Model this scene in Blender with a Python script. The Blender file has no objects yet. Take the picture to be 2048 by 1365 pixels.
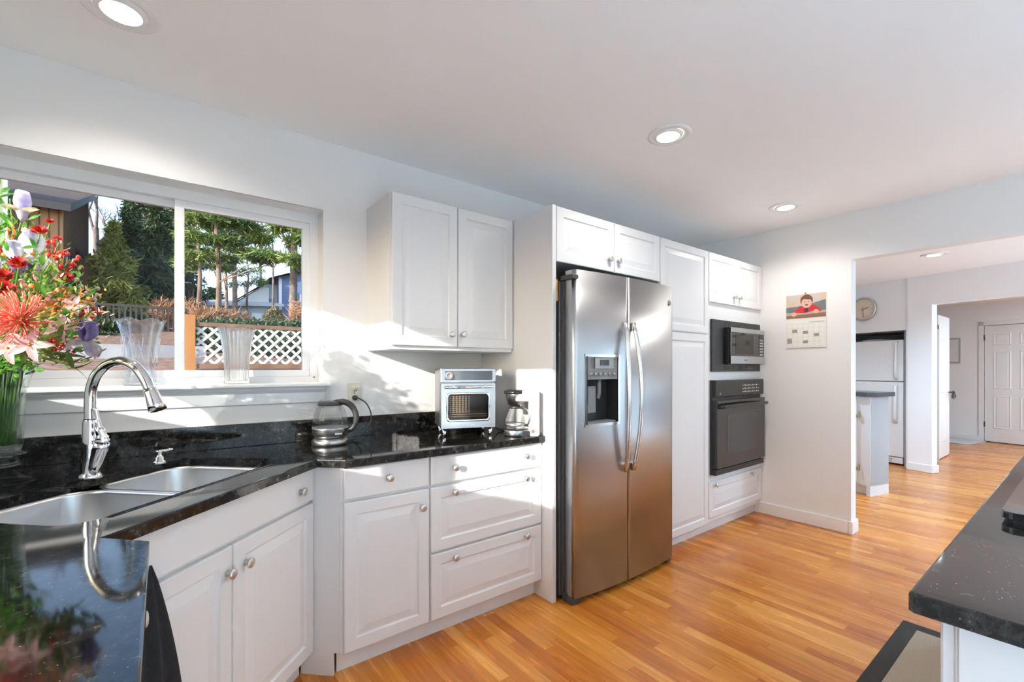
import bpy, bmesh, math, random
from mathutils import Vector, Matrix
from math import sin, cos, pi, radians as rad
S = bpy.context.scene
COL = S.collection
# ------------------------------------------------------------------ camera
AZ = rad(52.2)
FPX, HZ, CH = 907.0, 737.0, 1.27
cam_d = bpy.data.cameras.new('camera')
cam = bpy.data.objects.new('camera', cam_d); COL.objects.link(cam)
cam_d.sensor_fit = 'HORIZONTAL'; cam_d.sensor_width = 36.0
cam_d.lens = FPX/2048*36.0
cam_d.shift_y = (HZ-682.5)/2048
cam_d.clip_start = 0.05; cam_d.clip_end = 500
cam.location = (0, 0, CH); cam.rotation_euler = (pi/2, 0, AZ-pi/2)
S.camera = cam
# ------------------------------------------------------------------ world, sun, added fill lamps
W = bpy.data.worlds.new('sky'); S.world = W; W.use_nodes = True
nt = W.node_tree; nt.nodes.clear()
sky = nt.nodes.new('ShaderNodeTexSky'); sky.sky_type = 'NISHITA'; sky.sun_disc = False
sky.sun_elevation = rad(24); sky.sun_rotation = rad(250); sky.dust_density = 1.5; sky.ozone_density = 1.2
bg = nt.nodes.new('ShaderNodeBackground'); bg.inputs[1].default_value = 0.30
ow = nt.nodes.new('ShaderNodeOutputWorld')
nt.links.new(sky.outputs[0], bg.inputs[0]); nt.links.new(bg.outputs[0], ow.inputs[0])

SUN = Vector((1.0, 0.414, -0.313)).normalized()
sd = bpy.data.lights.new('sun', 'SUN'); sd.energy = 4.6; sd.angle = rad(0.6); sd.color = (1.0, 0.95, 0.87)
so = bpy.data.objects.new('sun', sd); COL.objects.link(so)
so.rotation_euler = SUN.to_track_quat('-Z', 'Y').to_euler(); so.location = (-8, -4, 6)

def area(name, loc, direction, sx, sy, energy, color=(1, 1, 1)):
    d = bpy.data.lights.new(name, 'AREA'); d.shape = 'RECTANGLE'; d.size = sx; d.size_y = sy
    d.energy = energy; d.color = color
    o = bpy.data.objects.new(name, d); COL.objects.link(o); o.location = loc
    o.rotation_euler = Vector(direction).to_track_quat('-Z', 'Z').to_euler()
    return o
# added fill lamps at made-up openings behind the camera and beside the next room
area('fill_kitchen_doors', (1.85, -3.50, 1.05), (0, 1, .45), 2.6, 2.0, 8, (0.66, 0.92, 1.15))
area('fill_left_doors', (-1.0, -1.75, 1.10), (1, 0, .35), 2.3, 2.0, 22, (0.66, 0.92, 1.15))
area('fill_dining_window', (6.4, -3.50, 1.25), (0, 1, .35), 2.6, 1.7, 45, (0.60, 0.92, 1.22))
S.view_settings.view_transform = 'Standard'; S.view_settings.look = 'None'
S.view_settings.gamma = 1.0; S.view_settings.use_curve_mapping = False
S.view_settings.exposure = 0.96
cy = S.cycles
cy.use_denoising = True
try: cy.denoiser = 'OPENIMAGEDENOISE'; cy.denoising_input_passes = 'RGB_ALBEDO_NORMAL'
except Exception: pass
cy.max_bounces = 12; cy.diffuse_bounces = 8; cy.glossy_bounces = 5; cy.transmission_bounces = 8
cy.transparent_max_bounces = 12; cy.caustics_reflective = False; cy.caustics_refractive = False
cy.sample_clamp_indirect = 6.0; cy.sample_clamp_direct = 0
cy.use_adaptive_sampling = True; cy.adaptive_threshold = 0.015

# ------------------------------------------------------------------ helpers
def tag(o, label=None, cat=None, group=None, kind=None):
    if label: o['label'] = label
    if cat: o['category'] = cat
    if group: o['group'] = group
    if kind: o['kind'] = kind
    return o
def empty(name, loc=(0, 0, 0), rz=0.0, label=None, cat=None, group=None):
    o = bpy.data.objects.new(name, None); COL.objects.link(o)
    o.location = loc; o.rotation_euler = (0, 0, rz); o.empty_display_size = 0.05
    return tag(o, label, cat, group)
def copy_tree(o, parent=None):
    c = o.copy(); COL.objects.link(c)
    if parent is not None: c.parent = parent
    for ch in [x for x in bpy.data.objects if x.parent == o]: copy_tree(ch, c)
    return c

class MB:
    """collects shapes into one mesh"""
    def __init__(s): s.bm = bmesh.new(); s.smooth = False
    def box(s, x0, x1, y0, y1, z0, z1, bev=0.0, seg=2):
        r = bmesh.ops.create_cube(s.bm, size=1.0); vs = r['verts']
        for v in vs:
            v.co = Vector(((x0+x1)/2+v.co.x*(x1-x0), (y0+y1)/2+v.co.y*(y1-y0), (z0+z1)/2+v.co.z*(z1-z0)))
        if bev > 0:
            es = list({e for v in vs for e in v.link_edges})
            bmesh.ops.bevel(s.bm, geom=es, offset=bev, segments=seg, affect='EDGES', profile=0.5)
        return s
    def lathe(s, prof, c=(0, 0, 0), seg=32, axis='z', M=None, smooth=True):
        rings = []
        for r, z in prof:
            if r < 1e-6: rings.append([s.bm.verts.new((0, 0, z))])
            else: rings.append([s.bm.verts.new((r*cos(2*pi*k/seg), r*sin(2*pi*k/seg), z)) for k in range(seg)])
        fs = []
        for a, b in zip(rings, rings[1:]):
            for k in range(seg):
                q = [a[k % len(a)], a[(k+1) % len(a)], b[(k+1) % len(b)], b[k % len(b)]]
                u = []
                for v in q:
                    if v not in u: u.append(v)
                if len(u) >= 3:
                    try: f = s.bm.faces.new(u); f.smooth = smooth; fs.append(f)
                    except ValueError: pass
        T = M if M is not None else Matrix.Identity(4)
        if M is None:
            if axis == 'y': T = Matrix.Rotation(pi/2, 4, 'X')      # +z -> -y
            if axis == 'x': T = Matrix.Rotation(pi/2, 4, 'Y')      # +z -> +x
            T = Matrix.Translation(c) @ T
        for rg in rings:
            for v in rg: v.co = T @ v.co
        return s
    def tube(s, pts, rad_, seg=12, cap=True, smooth=True):
        pts = [Vector(p) for p in pts]; n = len(pts)
        rs = rad_ if isinstance(rad_, (list, tuple)) else [rad_]*n
        prev = None; rings = []
        for i, p in enumerate(pts):
            t = (pts[min(i+1, n-1)]-pts[max(i-1, 0)])
            if t.length < 1e-9: t = Vector((0, 0, 1))
            t.normalize()
            if prev is None:
                a = Vector((0, 0, 1)) if abs(t.z) < 0.9 else Vector((1, 0, 0))
                prev = t.cross(a).normalized()
            nrm = (prev-t*prev.dot(t))
            if nrm.length < 1e-6: nrm = t.orthogonal()
            nrm.normalize(); prev = nrm; b = t.cross(nrm)
            rings.append([s.bm.verts.new(p+(nrm*cos(2*pi*k/seg)+b*sin(2*pi*k/seg))*rs[i]) for k in range(seg)])
        for a, b in zip(rings, rings[1:]):
            for k in range(seg):
                f = s.bm.faces.new((a[k], a[(k+1) % seg], b[(k+1) % seg], b[k])); f.smooth = smooth
        if cap:
            s.bm.faces.new(list(reversed(rings[0]))); s.bm.faces.new(rings[-1])
        return s
    def prism(s, poly, z0, z1, bev=0.0):
        a = [s.bm.verts.new((x, y, z0)) for x, y in poly]; b = [s.bm.verts.new((x, y, z1)) for x, y in poly]
        n = len(poly); s.bm.faces.new(list(reversed(a))); top = s.bm.faces.new(b)
        for k in range(n): s.bm.faces.new((a[k], a[(k+1) % n], b[(k+1) % n], b[k]))
        if bev > 0:
            es = list(top.edges)
            bmesh.ops.bevel(s.bm, geom=es, offset=bev, segments=2, affect='EDGES', profile=0.5)
        return s
    def poly(s, pts, smooth=False):
        f = s.bm.faces.new([s.bm.verts.new(p) for p in pts]); f.smooth = smooth; return s
    def grid(s, rows, smooth=True, closed=False):
        vr = [[s.bm.verts.new(p) for p in r] for r in rows]
        for a, b in zip(vr, vr[1:]):
            m = len(a)
            for k in range(m if closed else m-1):
                f = s.bm.faces.new((a[k], a[(k+1) % m], b[(k+1) % m], b[k])); f.smooth = smooth
        return s
    def panel(s, x0, x1, z0, z1, rings, y=0.0):
        """front of a door: nested rectangles (inset, depth) facing -y"""
        prev = None
        for ins, dy in rings:
            r = [s.bm.verts.new((x, y+dy, z)) for x, z in ((x0+ins, z0+ins), (x1-ins, z0+ins), (x1-ins, z1-ins), (x0+ins, z1-ins))]
            if prev is not None:
                for k in range(4): s.bm.faces.new((prev[k], prev[(k+1) % 4], r[(k+1) % 4], r[k]))
            else: s.bm.faces.new(list(reversed(r)))
            prev = r
        s.bm.faces.new(prev); return s
    def xf(s, M):
        bmesh.ops.transform(s.bm, matrix=M, verts=s.bm.verts); return s
    def build(s, name, mat, parent=None, loc=None, rz=None, sub=0, auto=None):
        bmesh.ops.recalc_face_normals(s.bm, faces=s.bm.faces)
        me = bpy.data.meshes.new(name); s.bm.to_mesh(me); s.bm.free()
        o = bpy.data.objects.new(name, me); COL.objects.link(o)
        if isinstance(mat, (list, tuple)):
            for m in mat: me.materials.append(m)
        elif mat: me.materials.append(mat)
        if parent is not None: o.parent = parent
        if loc is not None: o.location = loc
        if rz is not None: o.rotation_euler = (0, 0, rz)
        return o

def B(name, mat, dims, parent=None, bev=0.0, **k):
    return MB().box(*dims, bev=bev).build(name, mat, parent, **k)

# ------------------------------------------------------------------ materials
def newmat(name):
    m = bpy.data.materials.new(name); m.use_nodes = True
    nt = m.node_tree; nt.nodes.clear()
    out = nt.nodes.new('ShaderNodeOutputMaterial')
    return m, nt, out
def N(nt, t, **kw):
    n = nt.nodes.new(t)
    for k, v in kw.items(): setattr(n, k, v)
    return n
def P(name, col, rough=0.5, metal=0.0, spec=0.5, var=0.03, scale=8.0, bump=0.0, bscale=60.0, coat=0.0, stretch=None, rvar=0.0, col2=None, detail=3.0):
    m, nt, out = newmat(name)
    b = N(nt, 'ShaderNodeBsdfPrincipled')
    b.inputs['Roughness'].default_value = rough; b.inputs['Metallic'].default_value = metal
    b.inputs['Specular IOR Level'].default_value = spec
    if coat: b.inputs['Coat Weight'].default_value = coat; b.inputs['Coat Roughness'].default_value = 0.04
    tc = N(nt, 'ShaderNodeTexCoord'); mp = N(nt, 'ShaderNodeMapping')
    if stretch: mp.inputs['Scale'].default_value = stretch
    no = N(nt, 'ShaderNodeTexNoise'); no.inputs['Scale'].default_value = scale; no.inputs['Detail'].default_value = detail
    nt.links.new(tc.outputs['Object'], mp.inputs[0]); nt.links.new(mp.outputs[0], no.inputs[0])
    mx = N(nt, 'ShaderNodeMix', data_type='RGBA')
    c2 = col2 if col2 else tuple(max(0, c*(1-var*2)) for c in col)
    mx.inputs[6].default_value = (*c2, 1); mx.inputs[7].default_value = (*col, 1)
    if col2:
        rp = N(nt, 'ShaderNodeMapRange'); rp.inputs[1].default_value = .38; rp.inputs[2].default_value = .62
        nt.links.new(no.outputs[0], rp.inputs[0]); nt.links.new(rp.outputs[0], mx.inputs[0])
    else: nt.links.new(no.outputs[0], mx.inputs[0])
    nt.links.new(mx.outputs[2], b.inputs['Base Color'])
    if rvar:
        mr = N(nt, 'ShaderNodeMapRange'); mr.inputs[3].default_value = rough-rvar; mr.inputs[4].default_value = rough+rvar
        nt.links.new(no.outputs[0], mr.inputs[0]); nt.links.new(mr.outputs[0], b.inputs['Roughness'])
    if bump:
        n2 = N(nt, 'ShaderNodeTexNoise'); n2.inputs['Scale'].default_value = bscale
        nt.links.new(mp.outputs[0], n2.inputs[0])
        bp = N(nt, 'ShaderNodeBump'); bp.inputs['Strength'].default_value = bump; bp.inputs['Distance'].default_value = 0.01
        nt.links.new(n2.outputs[0], bp.inputs['Height']); nt.links.new(bp.outputs[0], b.inputs['Normal'])
    nt.links.new(b.outputs[0], out.inputs[0])
    return m

WALL = P('wall_paint', (.80, .795, .785), .75, var=.01, bump=.04, bscale=180)
CEIL = P('ceiling_paint', (.94, .94, .94), .85, var=.01, bump=.03, bscale=150)
TRIM = P('trim_paint', (.84, .84, .84), .35, var=.01)
CAB = P('cabinet_paint', (.72, .72, .72), .33, var=.01, bump=.01, bscale=90)
CABIN = P('cabinet_inside', (.70, .70, .70), .5)
VINYL = P('window_vinyl', (.84, .84, .845), .3, var=.01)
NICKEL = P('brushed_nickel', (.66, .64, .61), .36, 1.0, scale=120, var=.05)
CHROME = P('polished_chrome', (.90, .90, .91), .05, 1.0, var=.01)
STEEL = P('brushed_stainless', (.50, .52, .545), .33, 1.0, var=.02, scale=2.0, stretch=(.6, .6, 14), rvar=.02)
STEELH = P('handle_stainless', (.68, .67, .66), .22, 1.0, var=.03, scale=40)
SINKM = P('satin_sink_steel', (.72, .72, .72), .28, 1.0, var=.03, scale=30, stretch=(40, 1, 1))
BLACKG = P('black_gloss_enamel', (.018, .018, .018), .12, var=.1)
BLACKM = P('black_plastic', (.022, .022, .022), .42, var=.1)
BLACKGLASS = P('black_oven_glass', (.012, .012, .013), .06, var=.1, coat=.5)
DGREY = P('dark_grey_painted_steel', (.05, .05, .052), .45, var=.05)
GREYPL = P('grey_plastic', (.23, .23, .235), .4)
IVORY = P('ivory_plastic', (.66, .62, .52), .35)
WHITEPL = P('white_plastic', (.82, .82, .80), .3)
APPW = P('white_appliance_enamel', (.84, .84, .83), .28, var=.01, bump=.02, bscale=300)
TOASTER = P('toaster_stainless', (.43, .43, .44), .30, 1.0, var=.04, scale=4, stretch=(60, 1, 1))
BRASS = P('aged_brass', (.55, .47, .30), .35, 1.0)
HINGE = P('dark_hinge_steel', (.10, .095, .09), .4, .8)
ORANGEW = P('orange_wood', (.78, .36, .10), .4, scale=12, stretch=(1, 12, 12), col2=(.62, .25, .06))
CLOTHB = P('black_towel_cloth', (.012, .012, .013), .9, var=.3, scale=80, bump=.3, bscale=300)
RUGB = P('rug_border', (.045, .040, .036), .9, var=.2, scale=200, bump=.2, bscale=400)
RUGC = P('rug_weave', (.50, .41, .31), .95, scale=220, col2=(.33, .27, .21), bump=.4, bscale=350, stretch=(1, 3, 1))
PAPER = P('calendar_paper', (.80, .79, .74), .6, var=.01)
MATF = P('doormat_fabric', (.62, .64, .66), .9, var=.1, scale=60)

def granite(name='black_granite'):
    m, nt, out = newmat(name)
    b = N(nt, 'ShaderNodeBsdfPrincipled'); b.inputs['Roughness'].default_value = .055
    b.inputs['Specular IOR Level'].default_value = .42
    tc = N(nt, 'ShaderNodeTexCoord')
    v = N(nt, 'ShaderNodeTexVoronoi'); v.inputs['Scale'].default_value = 95
    n = N(nt, 'ShaderNodeTexNoise'); n.inputs['Scale'].default_value = 38; n.inputs['Detail'].default_value = 8
    n.inputs['Roughness'].default_value = .72
    nt.links.new(tc.outputs['Object'], v.inputs[0]); nt.links.new(tc.outputs['Object'], n.inputs[0])
    r = N(nt, 'ShaderNodeValToRGB'); e = r.color_ramp.elements
    e[0].position = .46; e[0].color = (.006, .006, .006, 1); e[1].position = .72; e[1].color = (.16, .15, .125, 1)
    el = e.new(.60); el.color = (.025, .024, .021, 1)
    nt.links.new(n.outputs[0], r.inputs[0])
    sp = N(nt, 'ShaderNodeMath', operation='LESS_THAN'); sp.inputs[1].default_value = .08
    nt.links.new(v.outputs['Distance'], sp.inputs[0])
    n2 = N(nt, 'ShaderNodeTexNoise'); n2.inputs['Scale'].default_value = 14
    nt.links.new(tc.outputs['Object'], n2.inputs[0])
    gt = N(nt, 'ShaderNodeMath', operation='GREATER_THAN'); gt.inputs[1].default_value = .47
    nt.links.new(n2.outputs[0], gt.inputs[0])
    mu = N(nt, 'ShaderNodeMath', operation='MULTIPLY'); nt.links.new(sp.outputs[0], mu.inputs[0]); nt.links.new(gt.outputs[0], mu.inputs[1])
    mx = N(nt, 'ShaderNodeMix', data_type='RGBA'); mx.inputs[7].default_value = (.42, .41, .36, 1)
    nt.links.new(mu.outputs[0], mx.inputs[0]); nt.links.new(r.outputs[0], mx.inputs[6])
    nt.links.new(mx.outputs[2], b.inputs['Base Color']); nt.links.new(b.outputs[0], out.inputs[0])
    return m
GRAN = granite()

def oak():
    m, nt, out = newmat('oak_strip_floor')
    b = N(nt, 'ShaderNodeBsdfPrincipled'); b.inputs['Roughness'].default_value = .22
    tc = N(nt, 'ShaderNodeTexCoord'); sx = N(nt, 'ShaderNodeSeparateXYZ'); nt.links.new(tc.outputs['Object'], sx.inputs[0])
    def M(op, a, b_=None, c=None):
        n = N(nt, 'ShaderNodeMath', operation=op)
        for i, q in enumerate((a, b_, c)):
            if q is None: continue
            if isinstance(q, (int, float)): n.inputs[i].default_value = q
            else: nt.links.new(q, n.inputs[i])
        return n.outputs[0]
    xs = M('DIVIDE', sx.outputs[0], .057); row = M('FLOOR', xs)
    wn = N(nt, 'ShaderNodeTexWhiteNoise', noise_dimensions='1D'); nt.links.new(row, wn.inputs['W'])
    off = M('MULTIPLY', wn.outputs['Value'], 3.7)
    ln = M('ADD', M('MULTIPLY', wn.outputs['Value'], .35), .62)
    ys = M('DIVIDE', M('ADD', sx.outputs[1], off), ln); pl = M('FLOOR', ys)
    cb = N(nt, 'ShaderNodeCombineXYZ'); nt.links.new(row, cb.inputs[0]); nt.links.new(pl, cb.inputs[1])
    w2 = N(nt, 'ShaderNodeTexWhiteNoise', noise_dimensions='3D'); nt.links.new(cb.outputs[0], w2.inputs['Vector'])
    ramp = N(nt, 'ShaderNodeValToRGB'); e = ramp.color_ramp.elements
    e[0].position = 0; e[0].color = (.43, .115, .014, 1); e[1].position = 1; e[1].color = (.76, .34, .070, 1)
    for p, c in ((.15, (.52, .155, .018, 1)), (.5, (.59, .205, .027, 1)), (.8, (.67, .255, .042, 1))):
        k = e.new(p); k.color = c
    nt.links.new(w2.outputs['Value'], ramp.inputs[0])
    # grain
    mp = N(nt, 'ShaderNodeMapping'); mp.inputs['Scale'].default_value = (26, 2.0, 1)
    ad = N(nt, 'ShaderNodeVectorMath', operation='ADD')
    sc = N(nt, 'ShaderNodeVectorMath', operation='SCALE'); sc.inputs['Scale'].default_value = 17.0
    nt.links.new(w2.outputs['Color'], sc.inputs[0])
    nt.links.new(tc.outputs['Object'], ad.inputs[0]); nt.links.new(sc.outputs[0], ad.inputs[1]); nt.links.new(ad.outputs[0], mp.inputs[0])
    g = N(nt, 'ShaderNodeTexNoise'); g.inputs['Scale'].default_value = 1.6; g.inputs['Detail'].default_value = 6; g.inputs['Distortion'].default_value = .9
    nt.links.new(mp.outputs[0], g.inputs[0])
    gr = N(nt, 'ShaderNodeMapRange'); gr.inputs[1].default_value = .3; gr.inputs[2].default_value = .7; gr.inputs[3].default_value = .74; gr.inputs[4].default_value = 1.12
    nt.links.new(g.outputs[0], gr.inputs[0])
    mm = N(nt, 'ShaderNodeMix', data_type='RGBA', blend_type='MULTIPLY'); mm.inputs[0].default_value = 1
    nt.links.new(ramp.outputs[0], mm.inputs[6]); nt.links.new(gr.outputs[0], mm.inputs[7])
    # seams
    fx = M('FRACT', xs); fy = M('FRACT', ys)
    e1 = M('LESS_THAN', M('MINIMUM', fx, M('SUBTRACT', 1.0, fx)), .014)
    e2 = M('LESS_THAN', M('MINIMUM', fy, M('SUBTRACT', 1.0, fy)), .0016)
    sm = M('MULTIPLY', M('MAXIMUM', e1, e2), .55)
    m2 = N(nt, 'ShaderNodeMix', data_type='RGBA'); m2.inputs[7].default_value = (.16, .06, .02, 1)
    nt.links.new(sm, m2.inputs[0]); nt.links.new(mm.outputs[2], m2.inputs[6])
    nt.links.new(m2.outputs[2], b.inputs['Base Color'])
    rr = N(nt, 'ShaderNodeMapRange'); rr.inputs[3].default_value = .20; rr.inputs[4].default_value = .32
    nt.links.new(g.outputs[0], rr.inputs[0]); nt.links.new(rr.outputs[0], b.inputs['Roughness'])
    nt.links.new(b.outputs[0], out.inputs[0])
    return m
OAK = oak()

def clearglass(name, tint=(1, 1, 1), ior=1.45, rough=0.0):
    """thin pane: see-through plus Fresnel reflection"""
    m, nt, out = newmat(name)
    t = N(nt, 'ShaderNodeBsdfTransparent'); t.inputs[0].default_value = (*tint, 1)
    g = N(nt, 'ShaderNodeBsdfGlossy'); g.inputs['Roughness'].default_value = rough
    f = N(nt, 'ShaderNodeFresnel'); f.inputs[0].default_value = ior
    mx = N(nt, 'ShaderNodeMixShader')
    nt.links.new(f.outputs[0], mx.inputs[0]); nt.links.new(t.outputs[0], mx.inputs[1]); nt.links.new(g.outputs[0], mx.inputs[2])
    nt.links.new(mx.outputs[0], out.inputs[0]); return m
PANE = clearglass('window_pane_glass', ior=1.22)
def crystal(name, tint, mixt=.45, rough=.02, bump=0.0, bs=60):
    m, nt, out = newmat(name)
    g = N(nt, 'ShaderNodeBsdfGlass'); g.inputs['Color'].default_value = (*tint, 1); g.inputs['Roughness'].default_value = rough
    g.inputs['IOR'].default_value = 1.45
    t = N(nt, 'ShaderNodeBsdfTransparent'); t.inputs[0].default_value = (*tint, 1)
    mx = N(nt, 'ShaderNodeMixShader'); mx.inputs[0].default_value = mixt
    nt.links.new(g.outputs[0], mx.inputs[1]); nt.links.new(t.outputs[0], mx.inputs[2])
    if bump:
        n = N(nt, 'ShaderNodeTexVoronoi'); n.inputs['Scale'].default_value = bs
        tc = N(nt, 'ShaderNodeTexCoord'); nt.links.new(tc.outputs['Object'], n.inputs[0])
        bp = N(nt, 'ShaderNodeBump'); bp.inputs['Strength'].default_value = bump; bp.inputs['Distance'].default_value = .01
        nt.links.new(n.outputs['Distance'], bp.inputs['Height']); nt.links.new(bp.outputs[0], g.inputs['Normal'])
    nt.links.new(mx.outputs[0], out.inputs[0]); return m
CRYSTAL = crystal('cut_crystal', (.96, .98, 1.0), .72, 0.0)
KGLASS = crystal('kettle_glass', (.97, .98, .98), .75, 0.0)
VASEG = crystal('vase_glass', (.95, .98, .97), .70, 0.0)
def emis(name, col, st):
    m, nt, out = newmat(name); e = N(nt, 'ShaderNodeEmission'); e.inputs[0].default_value = (*col, 1); e.inputs[1].default_value = st
    nt.links.new(e.outputs[0], out.inputs[0]); return m
LAMP = emis('lamp_glow', (1.0, .86, .62), 9.0)
LAMPW = emis('cool_lamp_glow', (1.0, .95, .85), 9.0)

# text as a flat mesh on a surface, readable from -y
def text(body, size, mat, parent, x, y, z, name='lettering', rx=pi/2, rz=0, ext=.0004, align='CENTER'):
    cu = bpy.data.curves.new(name, 'FONT'); cu.body = body; cu.size = size; cu.extrude = ext; cu.align_x = align; cu.resolution_u = 3
    to = bpy.data.objects.new(name, cu); COL.objects.link(to)
    bpy.context.view_layer.update()
    me = bpy.data.meshes.new_from_object(to.evaluated_get(bpy.context.evaluated_depsgraph_get()))
    bpy.data.objects.remove(to)
    me.materials.clear(); me.materials.append(mat)
    o = bpy.data.objects.new(name, me); COL.objects.link(o)
    o.parent = parent; o.location = (x, y, z); o.rotation_euler = (rx, 0, rz); return o

# ------------------------------------------------------------------ the room
CZ = 2.462; WY = 2.48; WX = 4.17; LX = -.646; BY = -3.2
def struct(name, mat, *boxes, **k):
    m = MB()
    for b in boxes: m.box(*b)
    return tag(m.build(name, mat, **k), kind='structure')
struct('floor', OAK, (-1.0, 12.8, -3.4, 5.0, -.12, 0.0))
struct('ceiling', CEIL, (-1.0, 4.28, -3.4, 2.75, CZ, CZ+.15))
# window wall with a deep opening
OX0, OX1, OZ0, OZ1 = -.605, .674, 1.197, 2.096
struct('wall_window', WALL,
       (LX-.25, OX0, WY, WY+.25, 0, CZ), (OX1, WX+.11, WY, WY+.25, 0, CZ),
       (OX0, OX1, WY, WY+.25, 0, OZ0-.04), (OX0, OX1, WY, WY+.25, OZ1, CZ))
# left wall: two windows with a post between them
A0, A1, B0, B1 = .76, 1.165, 1.235, 2.36
struct('wall_left', WALL,
       (LX-.12, LX, -.6, A0, 0, CZ), (LX-.12, LX, BY-.2, -2.9, 0, CZ), (LX-.12, LX, -2.9, -.6, 2.2, CZ), (LX-.12, LX, A1, B0, 0, CZ), (LX-.12, LX, B1, WY, 0, CZ),
       (LX-.12, LX, A0, A1, 0, OZ0+.01), (LX-.12, LX, B0, B1, 0, OZ0+.01),
       (LX-.12, LX, A0, A1, 2.05, CZ), (LX-.12, LX, B0, B1, 2.05, CZ))
# wall with the calendar and the wide opening to the next room
struct('wall_calendar', WALL, (WX, WX+.11, 1.15, WY, 0, CZ), (WX, WX+.11, -.9, 1.15, 2.103, CZ), (WX, WX+.11, BY, -.9, 0, CZ))
struct('wall_back', WALL, (LX-.25, .55, BY-.2, BY, 0, CZ), (3.15, 5.1, BY-.2, BY, 0, CZ), (.55, 3.15, BY-.2, BY, 2.2, CZ),
       (7.7, 12.8, BY-.2, BY, 0, CZ), (5.1, 7.7, BY-.2, BY, 0, .5), (5.1, 7.7, BY-.2, BY, 2.2, CZ))
struct('wall_sun_blocker', P('blocker_siding', (.45, .40, .34), .8, scale=3), (.0, .25, -8.0, BY-.2, 0, 5.5), (-3.3, -3.0, -8.0, -.42, 0, 4.2))  # unseen walls added to keep the sun out of the made-up openings
def baseboard(name, boxes):
    m = MB()
    for b in boxes: m.box(*b, bev=.004)
    tag(m.build(name, TRIM), kind='structure')
baseboard('baseboard_calendar', [(WX-.014, WX+.124, 1.136, 1.165, 0, .10), (WX-.014, WX-.0002, 1.167, 1.872, 0, .10)])
# ceiling, walls of the next room (turned about 15 degrees)
RA = rad(74.609)-pi/2; RO = (7.424, 1.460, 0)
def far(lx, ly):
    return (RO[0]+lx*cos(RA)-ly*sin(RA), RO[1]+lx*sin(RA)+ly*cos(RA))
struct('ceiling_dining', CEIL, (4.28, 12.8, -3.4, 5.0, 2.40, 2.55))
def fstruct(name, mat, *boxes):
    m = MB()
    for b in boxes: m.box(*b)
    return tag(m.build(name, mat, loc=RO, rz=RA), kind='structure')
WALL2 = P('dining_wall_paint', (.86, .86, .86), .75, var=.01, bump=.03, bscale=150)
fstruct('wall_column', WALL2, (0, .11, -.25, 0.0, 0, 2.40), (0, .11, -3.2, -.25, 2.04, 2.40))
fstruct('wall_clock', WALL2, (.03, .11, 0.0, .03, 0, 2.40), (.03, .11, .03, .86, 1.757, 2.40), (.03, .11, .86, 3.3, 0, 2.40),
        (.11, .17, .0, .06, 0, 2.40))
fstruct('wall_alcove', P('alcove_shade', (.42, .42, .43), .8), (.17, .92, .095, .12, 0, 1.757), (.90, .92, .12, .95, 0, 1.757), (.11, .92, .95, .99, 0, 1.757), (.11, .92, .095, .99, 1.757, 1.80))  # darker grey puts the recess darkness into the colour
fstruct('wall_hall_end', WALL2, (3.80, 3.92, .80, 2.4, 0, 2.40), (3.80, 3.92, -2.0, -.10, 0, 2.40), (3.80, 3.92, -.10, .80, 2.03, 2.40))
m = MB(); m.box(-.014, .124, -.265, .002, 0, .095, bev=.006); m.box(.112, .185, .002, .05, 0, .095, bev=.004)
tag(m.build('baseboard_column', TRIM, loc=RO, rz=RA), kind='structure')
tag(MB().box(3.785, 3.80, .84, 2.3, 0, .09, bev=.003).build('baseboard_hall', TRIM, loc=RO, rz=RA), kind='structure')
struct('wall_dining_north', WALL2, (4.28, 12.8, 4.6, 4.8, 0, 2.4), (4.17, 4.28, 2.73, 4.8, 0, 2.4))
struct('wall_dining_east', WALL2, (12.6, 12.8, -3.4, 4.8, 0, 2.4))
# unseen window frames added around the openings of the fill lamps
def simple_window(name, x0, x1, z0, z1, y, n):
    t = tag(empty(name, (x0, y, z0)), kind='structure')
    w, h = x1-x0, z1-z0; m = MB()
    m.box(0, w, -.03, .03, 0, .06); m.box(0, w, -.03, .03, h-.06, h); m.box(0, .06, -.03, .03, .06, h-.06); m.box(w-.06, w, -.03, .03, .06, h-.06)
    for k in range(1, n): m.box(w*k/n-.04, w*k/n+.04, -.03, .03, .06, h-.06)
    m.build('window_frame', VINYL, t); MB().box(.06, w-.06, -.003, .003, .06, h-.06).build('pane', PANE, t); return t
simple_window('fill_window_4', .55, 3.15, 0.0, 2.2, BY-.1, 2)
w6 = simple_window('fill_window_6', 0, 2.3, 0.0, 2.2, 0, 2); w6.location = (LX-.06, -2.9, 0); w6.rotation_euler = (0, 0, pi/2)
simple_window('fill_window_5', 5.1, 7.7, .5, 2.2, BY-.1, 3)

# ---- window_1 : white sliding window over the sink
w1 = tag(empty('window_1', (0, 0, 0)), kind='structure')
m = MB()
FY = 2.585
m.box(OX0, OX1-.0, FY, FY+.07, OZ1-.048, OZ1+.0); m.box(OX0, OX1, FY, FY+.07, OZ0, OZ0+.03)
m.box(OX0, OX0+.045, FY, FY+.07, OZ0+.03, OZ1-.048); m.box(OX1-.04, OX1, FY, FY+.07, OZ0+.03, OZ1-.048)
m.build('window_frame', VINYL, w1)
def sash(x0, x1, y0, z0, z1, st=.034, tp=.034, bt=.034):
    m = MB(); m.box(x0, x1, y0, y0+.022, z0, z0+bt, bev=.002); m.box(x0, x1, y0, y0+.022, z1-tp, z1, bev=.002)
    m.box(x0, x0+st, y0, y0+.022, z0+bt, z1-tp); m.box(x1-st, x1, y0, y0+.022, z0+bt, z1-tp)
    s_ = m.build('sash', VINYL, w1)
    MB().box(x0+st, x1-st, y0+.009, y0+.013, z0+bt, z1-tp).build('pane', PANE, s_)
sash(.052, OX1-.04, FY+.010, OZ0+.03, OZ1-.048, st=.036)
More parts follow.
